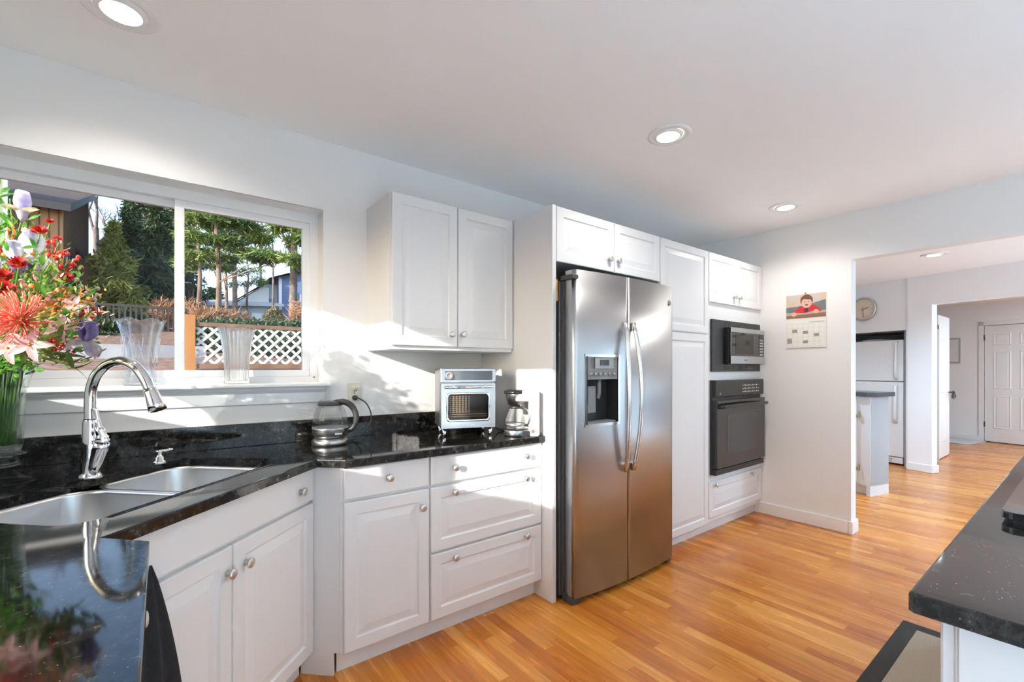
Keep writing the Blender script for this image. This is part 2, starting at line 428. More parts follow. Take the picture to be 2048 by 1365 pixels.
sash(OX0+.045, .09, FY+.034, OZ0+.03, OZ1-.048, st=.036)
MB().lathe([(.004, 0), (.004, .003), (0, .003)], (.655, FY+.0, 1.222), 10, 'y').build('screw', HINGE, w1)
# reveal lining + stool and apron
m = MB(); m.box(OX0+.0, OX1, WY+.0, FY, OZ1-.0005, OZ1+.002); m.build('reveal', TRIM, w1)
m = MB(); m.box(OX0-.03, OX1+.028, WY-.055, FY+.01, OZ0-.02, OZ0, bev=.006)
m.build('stool', TRIM, w1)
m = MB()
m.xf(Matrix.Identity(4))
pr = [(0, -.02), (.030, -.02), (.026, -.035), (.014, -.05), (.010, -.10), (0, -.105)]
a_, b_ = OX0-.02, OX1+.018
rows = [[(a_ + (p[1]+.02)*-.22, WY-p[0], OZ0+p[1]), (b_ + (p[1]+.02)*.32, WY-p[0], OZ0+p[1])] for p in pr]
m.grid(rows, smooth=False); rows2 = rows
m.bm.faces.new([v for v in []]) if False else None
m.build('apron', TRIM, w1)
# ---- windows in the left wall
for nm, y0, y1 in (('window_2', A0, A1), ('window_3', B0, B1)):
    t = tag(empty(nm, (LX-.06, y0, 1.207)), kind='structure'); w, h = y1-y0, 2.05-1.207
    m = MB(); m.box(-.03, .03, 0, w, 0, .045); m.box(-.03, .03, 0, w, h-.04, h); m.box(-.03, .03, 0, .0+.03, .045, h-.04); m.box(-.03, .03, w-.03, w, .045, h-.04)
    m.build('window_frame', VINYL, t); MB().box(-.002, .002, .03, w-.03, .045, h-.04).build('pane', PANE, t)

# ------------------------------------------------------------------ cabinets
SLAB = [(0, .019), (0, .004), (.0015, .0012), (.005, 0)]
RAISED = [(0, .019), (0, .004), (.0015, .0012), (.005, 0), (.051, 0), (.053, .004), (.056, .0075), (.060, .0078), (.092, .0015), (.094, .0010)]
KP = [(0, 0), (.010, 0), (.0102, .002), (.0062, .006), (.0055, .012), (.008, .016), (.0155, .018), (.0165, .021), (.0155, .024), (.010, .0262), (0, .027)]
def knob(parent, x, z, y=0.0, mat=None, s=1.0):
    return MB().lathe([(r*s, h*s) for r, h in KP], (x, y, z), 20, 'y').build('knob', mat or NICKEL, parent)
def door(parent, x0, x1, z0, z1, name='door', knobs=(), rings=RAISED, y=0.0, mat=None):
    g = .0015
    d = MB().panel(x0+g, x1-g, z0+g, z1-g, rings, y-.019).build(name, mat or CAB, parent)
    for kx, kz in knobs: knob(d, kx, kz, y-.019)
    return d
# frames: local x along the face, y into the cabinet, face plane y=0 is the carcass front; doors stand 19 mm proud
def base_cab(loc, rz, w, depth, label, cat='base cabinet', toe=.05, top=.868, name='base_cabinet', toez=.098, group=None):
    t = empty(name, loc, rz, label, cat, group)
    MB().box(0, w, 0, depth, toez, top).build('body', CAB, t)
    MB().box(0, w, toe, toe+.015, 0, toez).build('toe_kick', CAB, t)
    return t
YB = 1.897
c1 = base_cab((.582, YB, 0), 0, .399, .575, 'white base cabinet with one drawer over one raised panel door, under the kettle')
door(c1, .008, .395, .728, .862, 'drawer', [(.200, .798)], SLAB)
door(c1, .008, .395, .100, .718, 'door', [(.356, .640)])
c2 = base_cab((.981, YB, 0), 0, .687, .575, 'white three-drawer base cabinet with six nickel knobs, beside the refrigerator panel')
door(c2, .003, .685, .728, .862, 'drawer', [(.128, .798), (.571, .799)], SLAB)
door(c2, .003, .685, .416, .718, 'drawer', [(.128, .681), (.569, .681)])
door(c2, .003, .685, .100, .408, 'drawer', [(.129, .370), (.569, .372)])
# diagonal sink cabinet: local x = e1 direction
s2 = math.sqrt(.5)
def E(e1, e2): return ((e1-e2)*s2, (e1+e2)*s2)
ox, oy = E(.865, 1.064)
cs = empty('sink_base_cabinet', (ox, oy, 0), pi/4, 'white diagonal sink base cabinet with two doors below a long false drawer front', 'base cabinet')
MB().box(0, .890, 0, .03, .098, .868).box(0, .03, .03, .30, .098, .868).box(.86, .89, .03, .30, .098, .868).build('body', CAB, cs)
MB().box(-.0, .885, .045, .06, 0, .098).build('toe_kick', CAB, cs)
door(cs, .004, .888, .728, .862, 'drawer', [(.793, .786), (.095, .786)], SLAB)
door(cs, .004, .434, .100, .718, 'door', [(.411, .637)])
door(cs, .436, .888, .100, .718, 'door', [(.489, .638)])
# filler panels between sink cabinet and the straight runs
def filler(e1, sgn):
    m = MB(); m.box(min(e1, e1+.012*sgn), max(e1, e1+.012*sgn), .932, 1.066, .098, .868); return m
for e1, sg, lab in ((1.757, 1, 'narrow white filler panel right of the diagonal sink cabinet'), (.863, -1, 'narrow white filler panel left of the diagonal sink cabinet')):
    m = filler(e1, sg)
    o = m.build('filler_panel', CAB, rz=pi/4); tag(o, lab, 'filler panel')
    m = MB(); m.box(min(e1+.004*sg, e1+.014*sg), max(e1+.004*sg, e1+.014*sg), .965, 1.108, 0, .098); k = m.build('toe_kick', CAB, o)
# left run (faces +x): rot 90
XL = -.064
cl = base_cab((XL, .62, 0), pi/2, .62, .575, 'white base cabinet under the left counter, with one nickel knob showing')
door(cl, .003, .612, .728, .862, 'drawer', [(.575, .735+.02)], SLAB)
door(cl, .003, .612, .100, .718, 'door', [(.05, .64)])
cl2 = base_cab((XL, -.45, 0), pi/2, 1.068, .575, 'white base cabinet under the near end of the left counter')
door(cl2, .003, .533, .100, .862, 'door', [(.49, .70)]); door(cl2, .535, 1.065, .100, .862, 'door', [(.58, .70)])

# upper cabinet
uy = 2.153
uc = empty('wall_cabinet', (.902, uy, 0), 0, 'white two-door wall cabinet hanging between window and refrigerator', 'wall cabinet')
MB().box(0, .764, 0, WY-uy, 1.366, 2.150).build('body', CAB, uc)
door(uc, .002, .380, 1.384, 2.149, 'door', [(.338, 1.452)]); door(uc, .382, .762, 1.384, 2.149, 'door', [(.412, 1.455)])
# end panel
tag(B('end_panel', CAB, (1.669, 1.697, 1.797, WY, 0, 2.156), bev=.002), 'tall white end panel left of the stainless refrigerator', 'panel')
# over-fridge cabinet, pantry, oven cabinet
ty = 1.819
c3 = empty('bridge_cabinet', (1.699, ty, 0), 0, 'low white two-door cabinet above the refrigerator', 'wall cabinet')
MB().box(0, .957, 0, WY-ty-.004, 1.862, 2.157).build('body', CAB, c3)
door(c3, .004, .486, 1.852, 2.157, 'door', [(.436, 1.926)]); door(c3, .488, .956, 1.852, 2.157, 'door', [(.519, 1.926)])
c4 = empty('pantry_cabinet', (2.66, ty, 0), 0, 'tall white pantry cabinet with two plain raised panel doors', 'tall cabinet')
MB().box(0, .622, 0, WY-ty-.004, .088, 2.157).build('body', CAB, c4); MB().box(0, .622, .045, .06, 0, .088).build('toe_kick', CAB, c4)
door(c4, .003, .620, 1.530, 2.157, 'door'); door(c4, .003, .620, .088, 1.522, 'door')
c5 = empty('oven_cabinet', (3.284, ty, 0), 0, 'tall white cabinet housing the microwave and wall oven', 'tall cabinet')
MB().box(0, .884, 0, .02, .088, .455).box(0, .884, 0, .02, 1.175, 1.25).box(0, .884, 0, .02, 1.645, 2.157)\
    .box(0, .06, 0, .02, .455, 1.175).box(.845, .884, 0, .02, .455, 1.175).box(0, .06, 0, .02, 1.25, 1.645).box(.845, .884, 0, .02, 1.25, 1.645)\
    .box(0, .02, .02, WY-ty-.004, .088, 2.157).box(.864, .884, .02, WY-ty-.004, .088, 2.157).box(.02, .864, .02, WY-ty-.004, 2.14, 2.157)\
    .build('body', CAB, c5)
MB().box(0, .872, .045, .06, 0, .088).build('toe_kick', CAB, c5)
door(c5, .003, .441, 1.776, 2.157, 'door', [(.389, 1.845)]); door(c5, .443, .880, 1.776, 2.157, 'door', [(.475, 1.845)])
door(c5, .003, .880, .124, .402, 'drawer', [(.088, .374), (.684, .378)])

# ------------------------------------------------------------------ countertop with sink cut-out
def rrect(x0, x1, y0, y1, r, n=8, bow=0.0):
    pts = []
    for cx, cy_, a0 in ((x1-r, y0+r, -pi/2), (x1-r, y1-r, 0), (x0+r, y1-r, pi/2), (x0+r, y0+r, pi)):
        for k in range(n+1):
            a = a0+pi/2*k/n; x = cx+r*cos(a); y = cy_+r*sin(a)
            pts.append((x, y))
    if bow:
        out = []
        mid = (x0+x1)/2; hw = (x1-x0)/2; my = (y0+y1)/2
        for x, y in pts:
            if y > my: y += bow*(1-((x-mid)/hw)**2)
            out.append((x, y))
        pts = out
    return pts
ZT, ZU = .900, .868
ct = tag(empty('countertop', (0, 0, 0)), 'polished black granite corner countertop around the sink and along the window wall', 'countertop')
def counter():
    F = WY-.001; L = LX+.001; yf = 1.852; xf = -.018
    n1 = (.587, 1.852); n2 = E(1.722, 1.013); n3 = E(.872, 1.013); n4 = (-.018, 1.247)
    outer = [(L, -.5), (xf, -.5), n4, n3, n2, n1, (1.667, yf), (1.667, F), (L, F)]
    hole = [E(a, b) for a, b in rrect(.915, 1.70, 1.135, 1.585, .085, 8, .045)]
    bm = bmesh.new()
    def loop(pts, z): return [bm.verts.new((x, y, z)) for x, y in pts]
    def edges(vs): return [bm.edges.new((vs[k], vs[(k+1) % len(vs)])) for k in range(len(vs))]
    for z in (ZT, ZU):
        o = loop(outer, z); h = loop(hole, z); es = edges(o)+edges(h)
        bmesh.ops.triangle_fill(bm, use_beauty=True, use_dissolve=False, edges=es)
        if z == ZT: ot, ht = o, h
        else: ob, hb = o, h
    for a, b in ((ot, ob), (ht, hb)):
        for k in range(len(a)): bm.faces.new((a[k], a[(k+1) % len(a)], b[(k+1) % len(b)], b[k]))
    m = MB(); m.bm.free(); m.bm = bm
    es = [e for e in bm.edges if all(abs(v.co.z-ZT) < 1e-6 for v in e.verts) and len(e.link_faces) == 2 and any(abs(f.normal.z) < .5 for f in e.link_faces)]
    bm.normal_update()
    es = [e for e in bm.edges if all(abs(v.co.z-ZT) < 1e-6 for v in e.verts) and len(e.link_faces) == 2 and abs(abs(e.link_faces[0].normal.z)-abs(e.link_faces[1].normal.z)) > .5]
    bmesh.ops.bevel(bm, geom=es, offset=.004, segments=2, affect='EDGES', profile=.5)
    return m
counter().build('slab', GRAN, ct)
MB().box(LX+.001, 1.667, WY-.021, WY-.001, ZT, 1.008, bev=.002).build('backsplash', GRAN, ct)
MB().box(LX+.001, LX+.021, -.5, WY-.021, ZT, 1.008, bev=.002).build('backsplash', GRAN, ct)

# ------------------------------------------------------------------ sink
def bowl(x0, x1, y0, y1, r, depth, bow, ztop=.866):
    m = MB(); rings = []
    for ins, z, rr in ((-.012, ztop, r+.012), (0, ztop, r), (.002, ztop-.01, r), (.008, ztop-depth+.04, r), (.018, ztop-depth+.015, r*.95), (.045, ztop-depth+.002, r*.8), (.10, ztop-depth-.002, r*.5)):
        rings.append([(x, y, z) for x, y in rrect(x0+ins, x1-ins, y0+ins, y1-ins, rr, 8, bow)])
    m.grid(rings, closed=True)
    m.bm.verts.ensure_lookup_table(); n = len(rings[0]); m.bm.faces.new(m.bm.verts[-n:])
    return m
sk = empty('kitchen_sink', (0, 0, 0), pi/4, 'stainless steel undermount double bowl sink in the corner counter', 'sink')
bowl(.925, 1.312, 1.145, 1.583, .07, .20, .03, .867).build('bowl', SINKM, sk)
bowl(1.336, 1.690, 1.145, 1.583, .07, .18, .03, .867).build('bowl', SINKM, sk)
for x in (1.12, 1.51):
    MB().lathe([(.045, 0), (.045, .003), (.036, .004), (.030, -.002), (0, -.002)], (x, 1.37, .867-.2+.0 if x < 1.3 else .867-.18), 24).build('drain', CHROME, sk)

# ------------------------------------------------------------------ faucet
Fv = Vector((cos(AZ), sin(AZ), 0)); Rv = Vector((sin(AZ), -cos(AZ), 0))
fb = Vector((-.187, 2.083, .900)); D = Vector((s2, -s2, 0)); D2 = Vector((s2, s2, 0))
fa = empty('kitchen_faucet', fb, 0, 'tall arched chrome pull-down faucet behind the sink', 'faucet')
def fp(s, z, t=0): return D*s+D2*t+Vector((0, 0, z-.9))
MB().lathe([(0, 0), (.034, 0), (.034, .006), (.029, .012), (.026, .02), (.023, .09), (.0205, .19), (.019, .196)], (0, 0, 0), 28).build('body', CHROME, fa)
def smooth(pts, n=6):
    out = []; P_ = [pts[0]]+pts+[pts[-1]]
    for i in range(1, len(P_)-2):
        p0, p1, p2, p3 = P_[i-1:i+3]
        for k in range(n):
            t = k/n
            out.append(.5*((2*p1)+(p2-p0)*t+(2*p0-5*p1+4*p2-p3)*t*t+(3*p1-p0-3*p2+p3)*t**3))
    out.append(pts[-1]); return out
sp_ = smooth([fp(0, 1.094), fp(0, 1.15), fp(.004, 1.20), fp(.028, 1.252), (fp(.073, 1.287)), fp(.125, 1.295), fp(.173, 1.275), fp(.207, 1.237), fp(.226, 1.200)])
MB().tube(sp_, .0165, 16).build('spout', CHROME, fa)
hd = [fp(.226, 1.202), fp(.232, 1.188), fp(.240, 1.170), fp(.249, 1.148), fp(.256, 1.132)]
MB().tube(hd, [.0172, .0195, .0215, .0245, .0255], 20).build('spray_head', CHROME, fa)
MB().tube([fp(.014, .915, -.004), fp(.030, .955, -.006), fp(.050, 1.005, -.008), fp(.056, 1.022, -.008)], [.014, .018, .022, .020], 18).build('valve', CHROME, fa)
MB().tube(smooth([fp(.056, 1.024, -.008), fp(.056, 1.045, -.010), fp(.048, 1.075, -.012), fp(.042, 1.10, -.012), fp(.034, 1.137, -.012)]), [.020]*3+[.018]*3+[.014]*5+[.009]*6+[.0065]*8, 14).build('handle', CHROME, fa)
sd_ = empty('soap_dispenser', (-.002, 2.235, .9), 0, 'small chrome soap pump set into the granite between faucet and kettle', 'soap dispenser')
MB().lathe([(0, 0), (.022, 0), (.022, .008), (.014, .012), (.014, .024), (.010, .026), (.009, .042), (.013, .044), (.013, .050), (0, .050)], (0, 0, 0), 20).build('pump', CHROME, sd_)
MB().tube([Vector((0, 0, .047)), Rv*.02+Vector((0, 0, .049)), Rv*.05+Vector((0, 0, .056))], [.006, .005, .0035], 10).build('nozzle', CHROME, sd_)

# ------------------------------------------------------------------ refrigerator (side by side)
def curve_front(x, x0, x1, bulge): u = (x-x0)/(x1-x0)*2-1; return -bulge*(1-u*u)
fx0, fx1, fmid = 1.742, 2.662, 2.152
fr = empty('refrigerator', (0, 0, 0), 0, 'stainless steel side-by-side refrigerator with ice dispenser', 'refrigerator')
MB().box(1.715, 2.655, 1.790, 2.42, .03, 1.745, bev=.004).box(1.73, 2.655, 1.775, 1.792, .05, 1.74).build('body', DGREY, fr)
YF = 1.703
def fdoor(x0, x1, z0, z1, hole=None, n=24):
    m = MB(); th = .062; R = .022
    xs = [x0+(x1-x0)*k/n for k in range(n+1)]
    if hole:
        xs = sorted(set([round(x, 5) for x in xs if not (hole[0]-.012 < x < hole[1]+.012)]+[hole[0], hole[1]]+[hole[0]+(hole[1]-hole[0])*k/4 for k in range(1, 4)]))
    zs = [z0, z1] if not hole else [z0, hole[2], hole[3], z1]
    def fy(x):
        y = YF+curve_front(x, fx0, fx1, .030)
        if x-fx0 < R: y += R-math.sqrt(max(0, R*R-(R-(x-fx0))**2))
        if fx1-x < R: y += R-math.sqrt(max(0, R*R-(R-(fx1-x))**2))
        return y
    ex = [x0+R*q for q in (.05, .15, .3, .5, .75)] if x0 == fx0 else []
    ex += [x1-R*q for q in (.05, .15, .3, .5, .75)] if x1 == fx1 else []
    xs = sorted(xs+ex)
    vs = {}
    def V(x, z, b=0):
        k = (round(x, 5), z, b)
        if k not in vs: vs[k] = m.bm.verts.new((x, fy(x) if not b else 1.772, z))
        return vs[k]
    for a, b in zip(xs, xs[1:]):
        for c, d in zip(zs, zs[1:]):
            if hole and c == hole[2] and a >= hole[0]-1e-4 and b <= hole[1]+1e-4: continue
            f = m.bm.faces.new((V(a, c), V(b, c), V(b, d), V(a, d))); f.smooth = True
        m.bm.faces.new((V(a, z0), V(a, z0, 1), V(b, z0, 1), V(b, z0))); m.bm.faces.new((V(a, z1), V(b, z1), V(b, z1, 1), V(a, z1, 1)))
    m.bm.faces.new((V(x0, z0), V(x0, z1) if not hole else V(x0, z1), V(x0, z1, 1), V(x0, z0, 1)))
    m.bm.faces.new((V(x1, z0), V(x1, z0, 1), V(x1, z1, 1), V(x1, z1)))
    m.bm.faces.new((V(x0, z0, 1), V(x1, z0, 1), V(x1, z1, 1), V(x0, z1, 1)))
    return m
DH = (1.823, 2.068, .962, 1.336)
fd = fdoor(fx0, fmid-.004, .037, 1.799, DH).build('door', STEEL, fr)
fe = fdoor(fmid+.004, fx1, .037, 1.799).build('door', STEEL, fr)
# dispenser recess
dq = empty('dispenser', (0, 0, 0)); dq.parent = fr
m = MB(); x0, x1, z0, z1 = DH; yb = 1.76; yf_ = 1.684
m.poly([(x0, yf_, z0), (x0, yb, z0), (x0, yb, z1), (x0, yf_, z1)]); m.poly([(x1, yf_, z0), (x1, yf_, z1), (x1, yb, z1), (x1, yb, z0)])
m.poly([(x0, yb, z0), (x1, yb, z0), (x1, yb, z1), (x0, yb, z1)]); m.poly([(x0, yf_, z0), (x1, yf_, z0), (x1, yb, z0), (x0, yb, z0)])
m.poly([(x0, yf_, z1), (x0, yb, z1), (x1, yb, z1), (x1, yf_, z1)])
m.build('recess', BLACKM, dq)
m = MB()
fyc = lambda x: YF+curve_front(x, fx0, fx1, .030)
for zz0, zz1 in ((z0-.012, z0+.004), (z1-.004, z1+.010)):
    m.grid([[(x0-.012+(x1-x0+.024)*k/8, fyc(x0+(x1-x0)*k/8)-.003, z) for k in range(9)] for z in (zz0, zz1)])
for xx0, xx1 in ((x0-.008, x0+.003), (x1-.003, x1+.013)):
    m.grid([[(x, fyc(x)-.003, z) for x in (xx0, xx1)] for z in (z0, z1)])
m.build('trim_ring', STEELH, dq)
m = MB()
m.grid([[(x0+.003+(x1-x0-.006)*k/8, fyc(x0+(x1-x0)*k/8)+.004, z) for k in range(9)] for z in (1.208, z1-.003)])
cp = m.build('control_panel', GREYPL, dq)
B('display', BLACKG, (1.915, 1.985, 1.672, 1.676, 1.285, 1.316), dq)
B('display_frame', P('display_bezel', (.33, .33, .34), .3), (1.875, 2.03, 1.676, 1.679, 1.268, 1.326), dq, bev=.001)
for k in range(6): MB().lathe([(.011, 0), (.011, .003), (0, .003)], (1.845+k*.038, 1.678, 1.236), 14, 'y').build('button', P('button_grey', (.30, .30, .31), .35) if k == 0 else bpy.data.materials['button_grey'], dq)
MB().box(1.86, 1.935, 1.725, 1.735, 1.02, 1.17, bev=.004).box(1.868, 1.927, 1.722, 1.727, 1.06, 1.16).build('paddle', GREYPL, dq)
MB().tube([(1.955, 1.72, 1.205), (1.955, 1.72, 1.13), (1.95, 1.725, 1.10)], .012, 12).build('water_spout', GREYPL, dq)
B('drip_tray', GREYPL, (x0+.006, x1-.006, 1.69, 1.757, z0+.001, z0+.012), dq)
# handles
for sx, hx in ((-1, 2.100), (1, 2.196)):
    pts = [(hx-sx*.0+sx*0.0, 1.640-.0, z) for z in (1,)]
    zz = [.676+(1.535-.676)*k/16 for k in range(17)]
    rows = []
    for k, z in enumerate(zz):
        u = k/16*2-1; bow = 1-u*u
        cx = hx+sx*.022*bow-sx*.014; cy2 = 1.655-.040*bow
        w_, d_ = .0165, .011
        rows.append([(cx+w_*cos(a)*1.0, cy2+d_*sin(a), z) for a in [2*pi*j/14 for j in range(14)]])
    m = MB(); m.grid(rows, closed=True); m.bm.verts.ensure_lookup_table()
    m.bm.faces.new(m.bm.verts[:14]); m.bm.faces.new(m.bm.verts[-14:])
    h = m.build('handle', STEELH, fd if sx < 0 else fe)
    for z in (.676, 1.49): MB().box(hx-sx*.014-.015, hx-sx*.014+.015, 1.652, 1.685, z, z+.045, bev=.003).build('handle_mount', STEELH, h)
bd = MB().lathe([(0, 0), (.017, 0), (.017, .003), (.014, .004), (0, .004)], (2.602, fyc(2.602)-.0, 1.694), 24, 'y').build('badge', GREYPL, fe)
text('GE', .017, STEELH, bd, 2.602, fyc(2.602)-.0045, 1.688)
MB().box(1.735, 2.65, 1.76, 1.79, .004, .055).box(1.735, 1.80, 1.712, 1.77, .005, .035, bev=.004).box(2.60, 2.65, 1.712, 1.77, .005, .035, bev=.004).build('base_grille', DGREY, fr)
MB().box(1.722, 1.80, 1.70, 1.79, 1.747, 1.772, bev=.004).build('hinge_cover', DGREY, fr)
for x in (1.78, 2.62): MB().lathe([(0, 0), (.02, 0), (.02, .03), (0, .03)], (x, 2.3, 0), 12).build('foot', BLACKM, fr)
m = MB().prism([(0, 0), (.014, .028), (.014, .075), (.010, .085), (0, .085)], 0, .0)
wb = MB(); wb.box(1.7005, 1.7145, 1.80, 1.838, 1.635, 1.755, bev=.004); tag(wb.build('wooden_block', ORANGEW), 'small orange wooden block wedged at the upper left of the steel refrigerator', 'wooden block')

# ------------------------------------------------------------------ built-in microwave
mw = empty('microwave', (3.335, 1.800, 1.243), 0, 'built-in black and steel microwave with vent slots, above the wall oven', 'microwave')
MB().box(0, .803, 0, .018, 0, .405, bev=.003).build('trim_frame', BLACKM, mw)
for zc in (.022, .360):
    m = MB()
    for k in range(4):
        for q in range(3): m.box(.185+k*.125, .185+k*.125+.095, -.002, .002, zc+q*.010-.003, zc+q*.010+.003)
    m.build('vent_slots', BLACKG, mw)
MB().box(.178, .758, -.040, 0, .058, .350, bev=.006).build('housing', BLACKG, mw)
dmw = MB().box(.180, .660, -.052, -.040, .062, .346, bev=.003).build('door', BLACKGLASS, mw)
MB().box(.180, .758, -.056, -.0521, .062, .124, bev=.002).box(.180, .758, -.056, -.0521, .312, .348, bev=.002).build('steel_band', STEEL, mw)
MB().box(.26, .56, -.0535, -.0521, .14, .30).build('window', BLACKG, dmw)
kp = MB().box(.662, .758, -.052, -.040, .062, .346, bev=.003).build('control_panel', BLACKG, mw)
m = MB()
for r in range(6):
    for c in range(3): m.box(.675+c*.022, .690+c*.022, -.0535, -.052, .135+r*.024, .149+r*.024)
m.build('buttons', P('button_print', (.42, .42, .40), .4), kp)
B('display', P('dark_display', (.03, .05, .05), .2), (.675, .742, -.0535, -.052, .284, .304), kp)
text('FRIGIDAIRE', .011, BLACKM, mw, .42, -.0563, .089)
# ------------------------------------------------------------------ wall oven
ov = empty('wall_oven', (3.330, 1.800, .450), 0, 'black built-in wall oven with glass door below the microwave', 'oven')
MB().box(0, .808, 0, .018, .0, .728).build('frame', BLACKM, ov)
cpn = MB().box(0, .808, -.030, 0, .596, .728, bev=.006).build('control_panel', BLACKG, ov)
m = MB()
for r in range(3):
    for c in range(9): m.box(.42+c*.034, .438+c*.034, -.0315, -.030, .625+r*.026, .632+r*.026+(c % 2)*.004)
m.build('buttons', bpy.data.materials['button_print'], cpn)
text('GE', .018, bpy.data.materials['button_print'], cpn, .065, -.0308, .618)
od = MB().box(0, .808, -.040, 0, .052, .572, bev=.005).build('door', BLACKGLASS, ov)
m = MB(); m.prism(rrect(.150, .690, .155, .462, .035, 6), 0, .0015); m.xf(Matrix.Translation((0, -.040, 0)) @ Matrix.Rotation(pi/2, 4, 'X'))
m.build('window', P('oven_window_glass', (.055, .055, .055), .16, var=.05), od)
MB().tube(smooth([Vector(p) for p in ((.03, -.040, .520), (.045, -.072, .526), (.16, -.080, .530), (.404, -.084, .532), (.65, -.080, .530), (.765, -.072, .526), (.780, -.040, .520))], 5), .014, 14).build('handle', BLACKG, od)
MB().box(0, .808, -.030, 0, .0, .044, bev=.004).build('base_vent', BLACKG, ov)

# ------------------------------------------------------------------ outlet, kettle, toaster oven, coffee maker
ou = empty('wall_outlet', (.834, WY, 1.134), 0, 'ivory wall outlet plate with a black plug, right of the window sill', 'outlet')
MB().box(-.035, .035, -.006, 0, -.057, .057, bev=.003).build('plate', IVORY, ou)
for dz in (.024, -.024):
    q = MB().lathe([(0, 0), (.0165, 0), (.0165, .002), (0, .002)], (0, -.006, dz), 20, 'y').build('socket', IVORY, ou)
    MB().box(-.0065, -.0045, -.0085, -.0078, dz+.000, dz+.009).box(.0045, .0065, -.0085, -.0078, dz+.001, dz+.008).box(-.002, .002, -.0085, -.0078, dz-.010, dz-.006).build('slots', BLACKM, q)
MB().lathe([(.003, 0), (.003, .001), (0, .001)], (0, -.006, 0), 8, 'y').build('screw', HINGE, ou)

kt = empty('electric_kettle', (.655, 2.290, .9), 0, 'glass electric kettle with steel base and black handle, plugged into the outlet', 'kettle')
MB().lathe([(0, 0), (.080, 0), (.084, .006), (.084, .020), (.078, .030), (.060, .034), (0, .034)], (0, 0, 0), 40).build('power_base', TOASTER, kt)
MB().lathe([(0, .035), (.066, .035), (.074, .042), (.080, .058), (.083, .078), (.083, .084), (.078, .084), (0, .078)], (0, 0, 0), 40).build('steel_body', TOASTER, kt)
gp = [(.0825, .084), (.083, .100), (.080, .125), (.074, .150), (.066, .172), (.058, .188), (.055, .196)]
MB().lathe(gp+[(r-.003, z) for r, z in reversed(gp)], (0, 0, 0), 40).build('glass_jug', KGLASS, kt)
R_ = Rv; KL = Fv
def rp(a, z, b=0): return Rv*a+Fv*b+Vector((0, 0, z))
MB().lathe([(0, .210), (.030, .210), (.052, .204), (.058, .196), (.058, .190), (.050, .188), (0, .190)], (0, 0, 0), 32).build('lid', BLACKM, kt)
MB().tube([rp(-.040, .196), rp(-.062, .188), rp(-.070, .176)], [.022, .014, .008], 12).build('spout', KGLASS, kt)
hp = smooth([rp(.02, .203), rp(.05, .208), rp(.085, .200), rp(.112, .176), (rp(.126, .140)), rp(.124, .105), rp(.108, .078), rp(.084, .066)], 5)
MB().tube(hp, [.012]*6+[.015]*10+[.014]*10+[.012]*(len(hp)-26), 12).build('handle', BLACKM, kt)
MB().box(-.002, .03, -.086, -.082, .055, .062).build('label_plate', WHITEPL, kt)
base = Vector((.655, 2.290, .9))
cp_ = [Vector((.833, 2.452, 1.110)), Vector((.836, 2.43, 1.112)), Vector((.870, 2.40, 1.085)), Vector((.893, 2.39, 1.035)), Vector((.890, 2.38, .985)), Vector((.860, 2.36, .945)), Vector((.800, 2.33, .912)), Vector((.738, 2.30, .906))]
MB().tube([p-base for p in smooth(cp_, 6)], .0035, 8).build('power_cord', BLACKM, kt)
MB().tube([Vector((.834, 2.4715, 1.110))-base, Vector((.834, 2.452, 1.110))-base, Vector((.836, 2.438, 1.110))-base], [.014, .014, .007], 12).build('plug', BLACKM, kt)

def rot_x(a, v): pass
tr = rad(-21)
to = empty('toaster_oven', (1.181, 2.146, .9), tr, 'stainless steel toaster oven on four feet, on the granite below the wall cabinet', 'toaster oven')
TW, TD, TH0, TH1 = .305, .235, .045, .370
MB().box(0, TW, 0.026, TD, TH0, TH1, bev=.012, seg=3).build('body', TOASTER, to)
MB().box(0.0, TW, -.004, .030, .292, TH1, bev=.005).build('control_fascia', TOASTER, to)
MB().box(.024, .285, -.0065, -.0035, .306, .356, bev=.001).build('display', P('grey_display', (.085, .085, .09), .12), to)
MB().lathe([(0, 0), (.021, 0), (.021, .010), (.019, .012), (.010, .012), (.009, .009), (0, .009)], (.045, -.0065, .330), 24, 'y').build('dial', GREYPL, to)
td = empty('door', (0, 0, 0)); td.parent = to
m = MB()
x0, x1, z0, z1 = .004, TW-.004, TH0+.002, .286; a0, a1, b0, b1 = .038, .265, .088, .232
m.box(x0, a0, -.006, .026, z0, z1).box(a1, x1, -.006, .026, z0, z1).box(a0, a1, -.006, .026, z0, b0).box(a0, a1, -.006, .026, b1, z1)
m.build('door_frame', TOASTER, td)
m = MB(); r0 = rrect(a0-.007, a1+.007, b0-.007, b1+.007, .020, 6); r1 = rrect(a0+.004, a1-.004, b0+.004, b1-.004, .014, 6)
m.grid([[(x, -.006, z) for x, z in r0], [(x, -.010, z) for x, z in [(a+(c-a)*.4, b+(d-b)*.4) for (a, b), (c, d) in zip(r0, r1)]], [(x, -.0065, z) for x, z in r1]], closed=True)
m.build('window_trim', CHROME, td)
MB().box(a0, a1, 0, .003, b0, b1).build('window', clearglass('toaster_window', (.80, .76, .72), 1.25), td)
MB().box(a0-.005, a1+.005, .020, .0255, b0-.01, b1+.01).build('cavity', P('toaster_cavity', (.045, .035, .028), .5, scale=30), td)
m = MB()
for k in range(9):
    for q in range(7): m.box(a0+.012+q*.017, a0+.023+q*.017, .0125, .0155, b0+.040+k*.0105, b0+.0475+k*.0105)
m.box(a0+.01, a1-.01, .010, .013, b0+.030, b0+.034).box(a0+.01, a1-.01, .010, .013, b0+.018, b0+.021)
m.build('basket_mesh', P('warm_steel', (.55, .45, .32), .4), td)
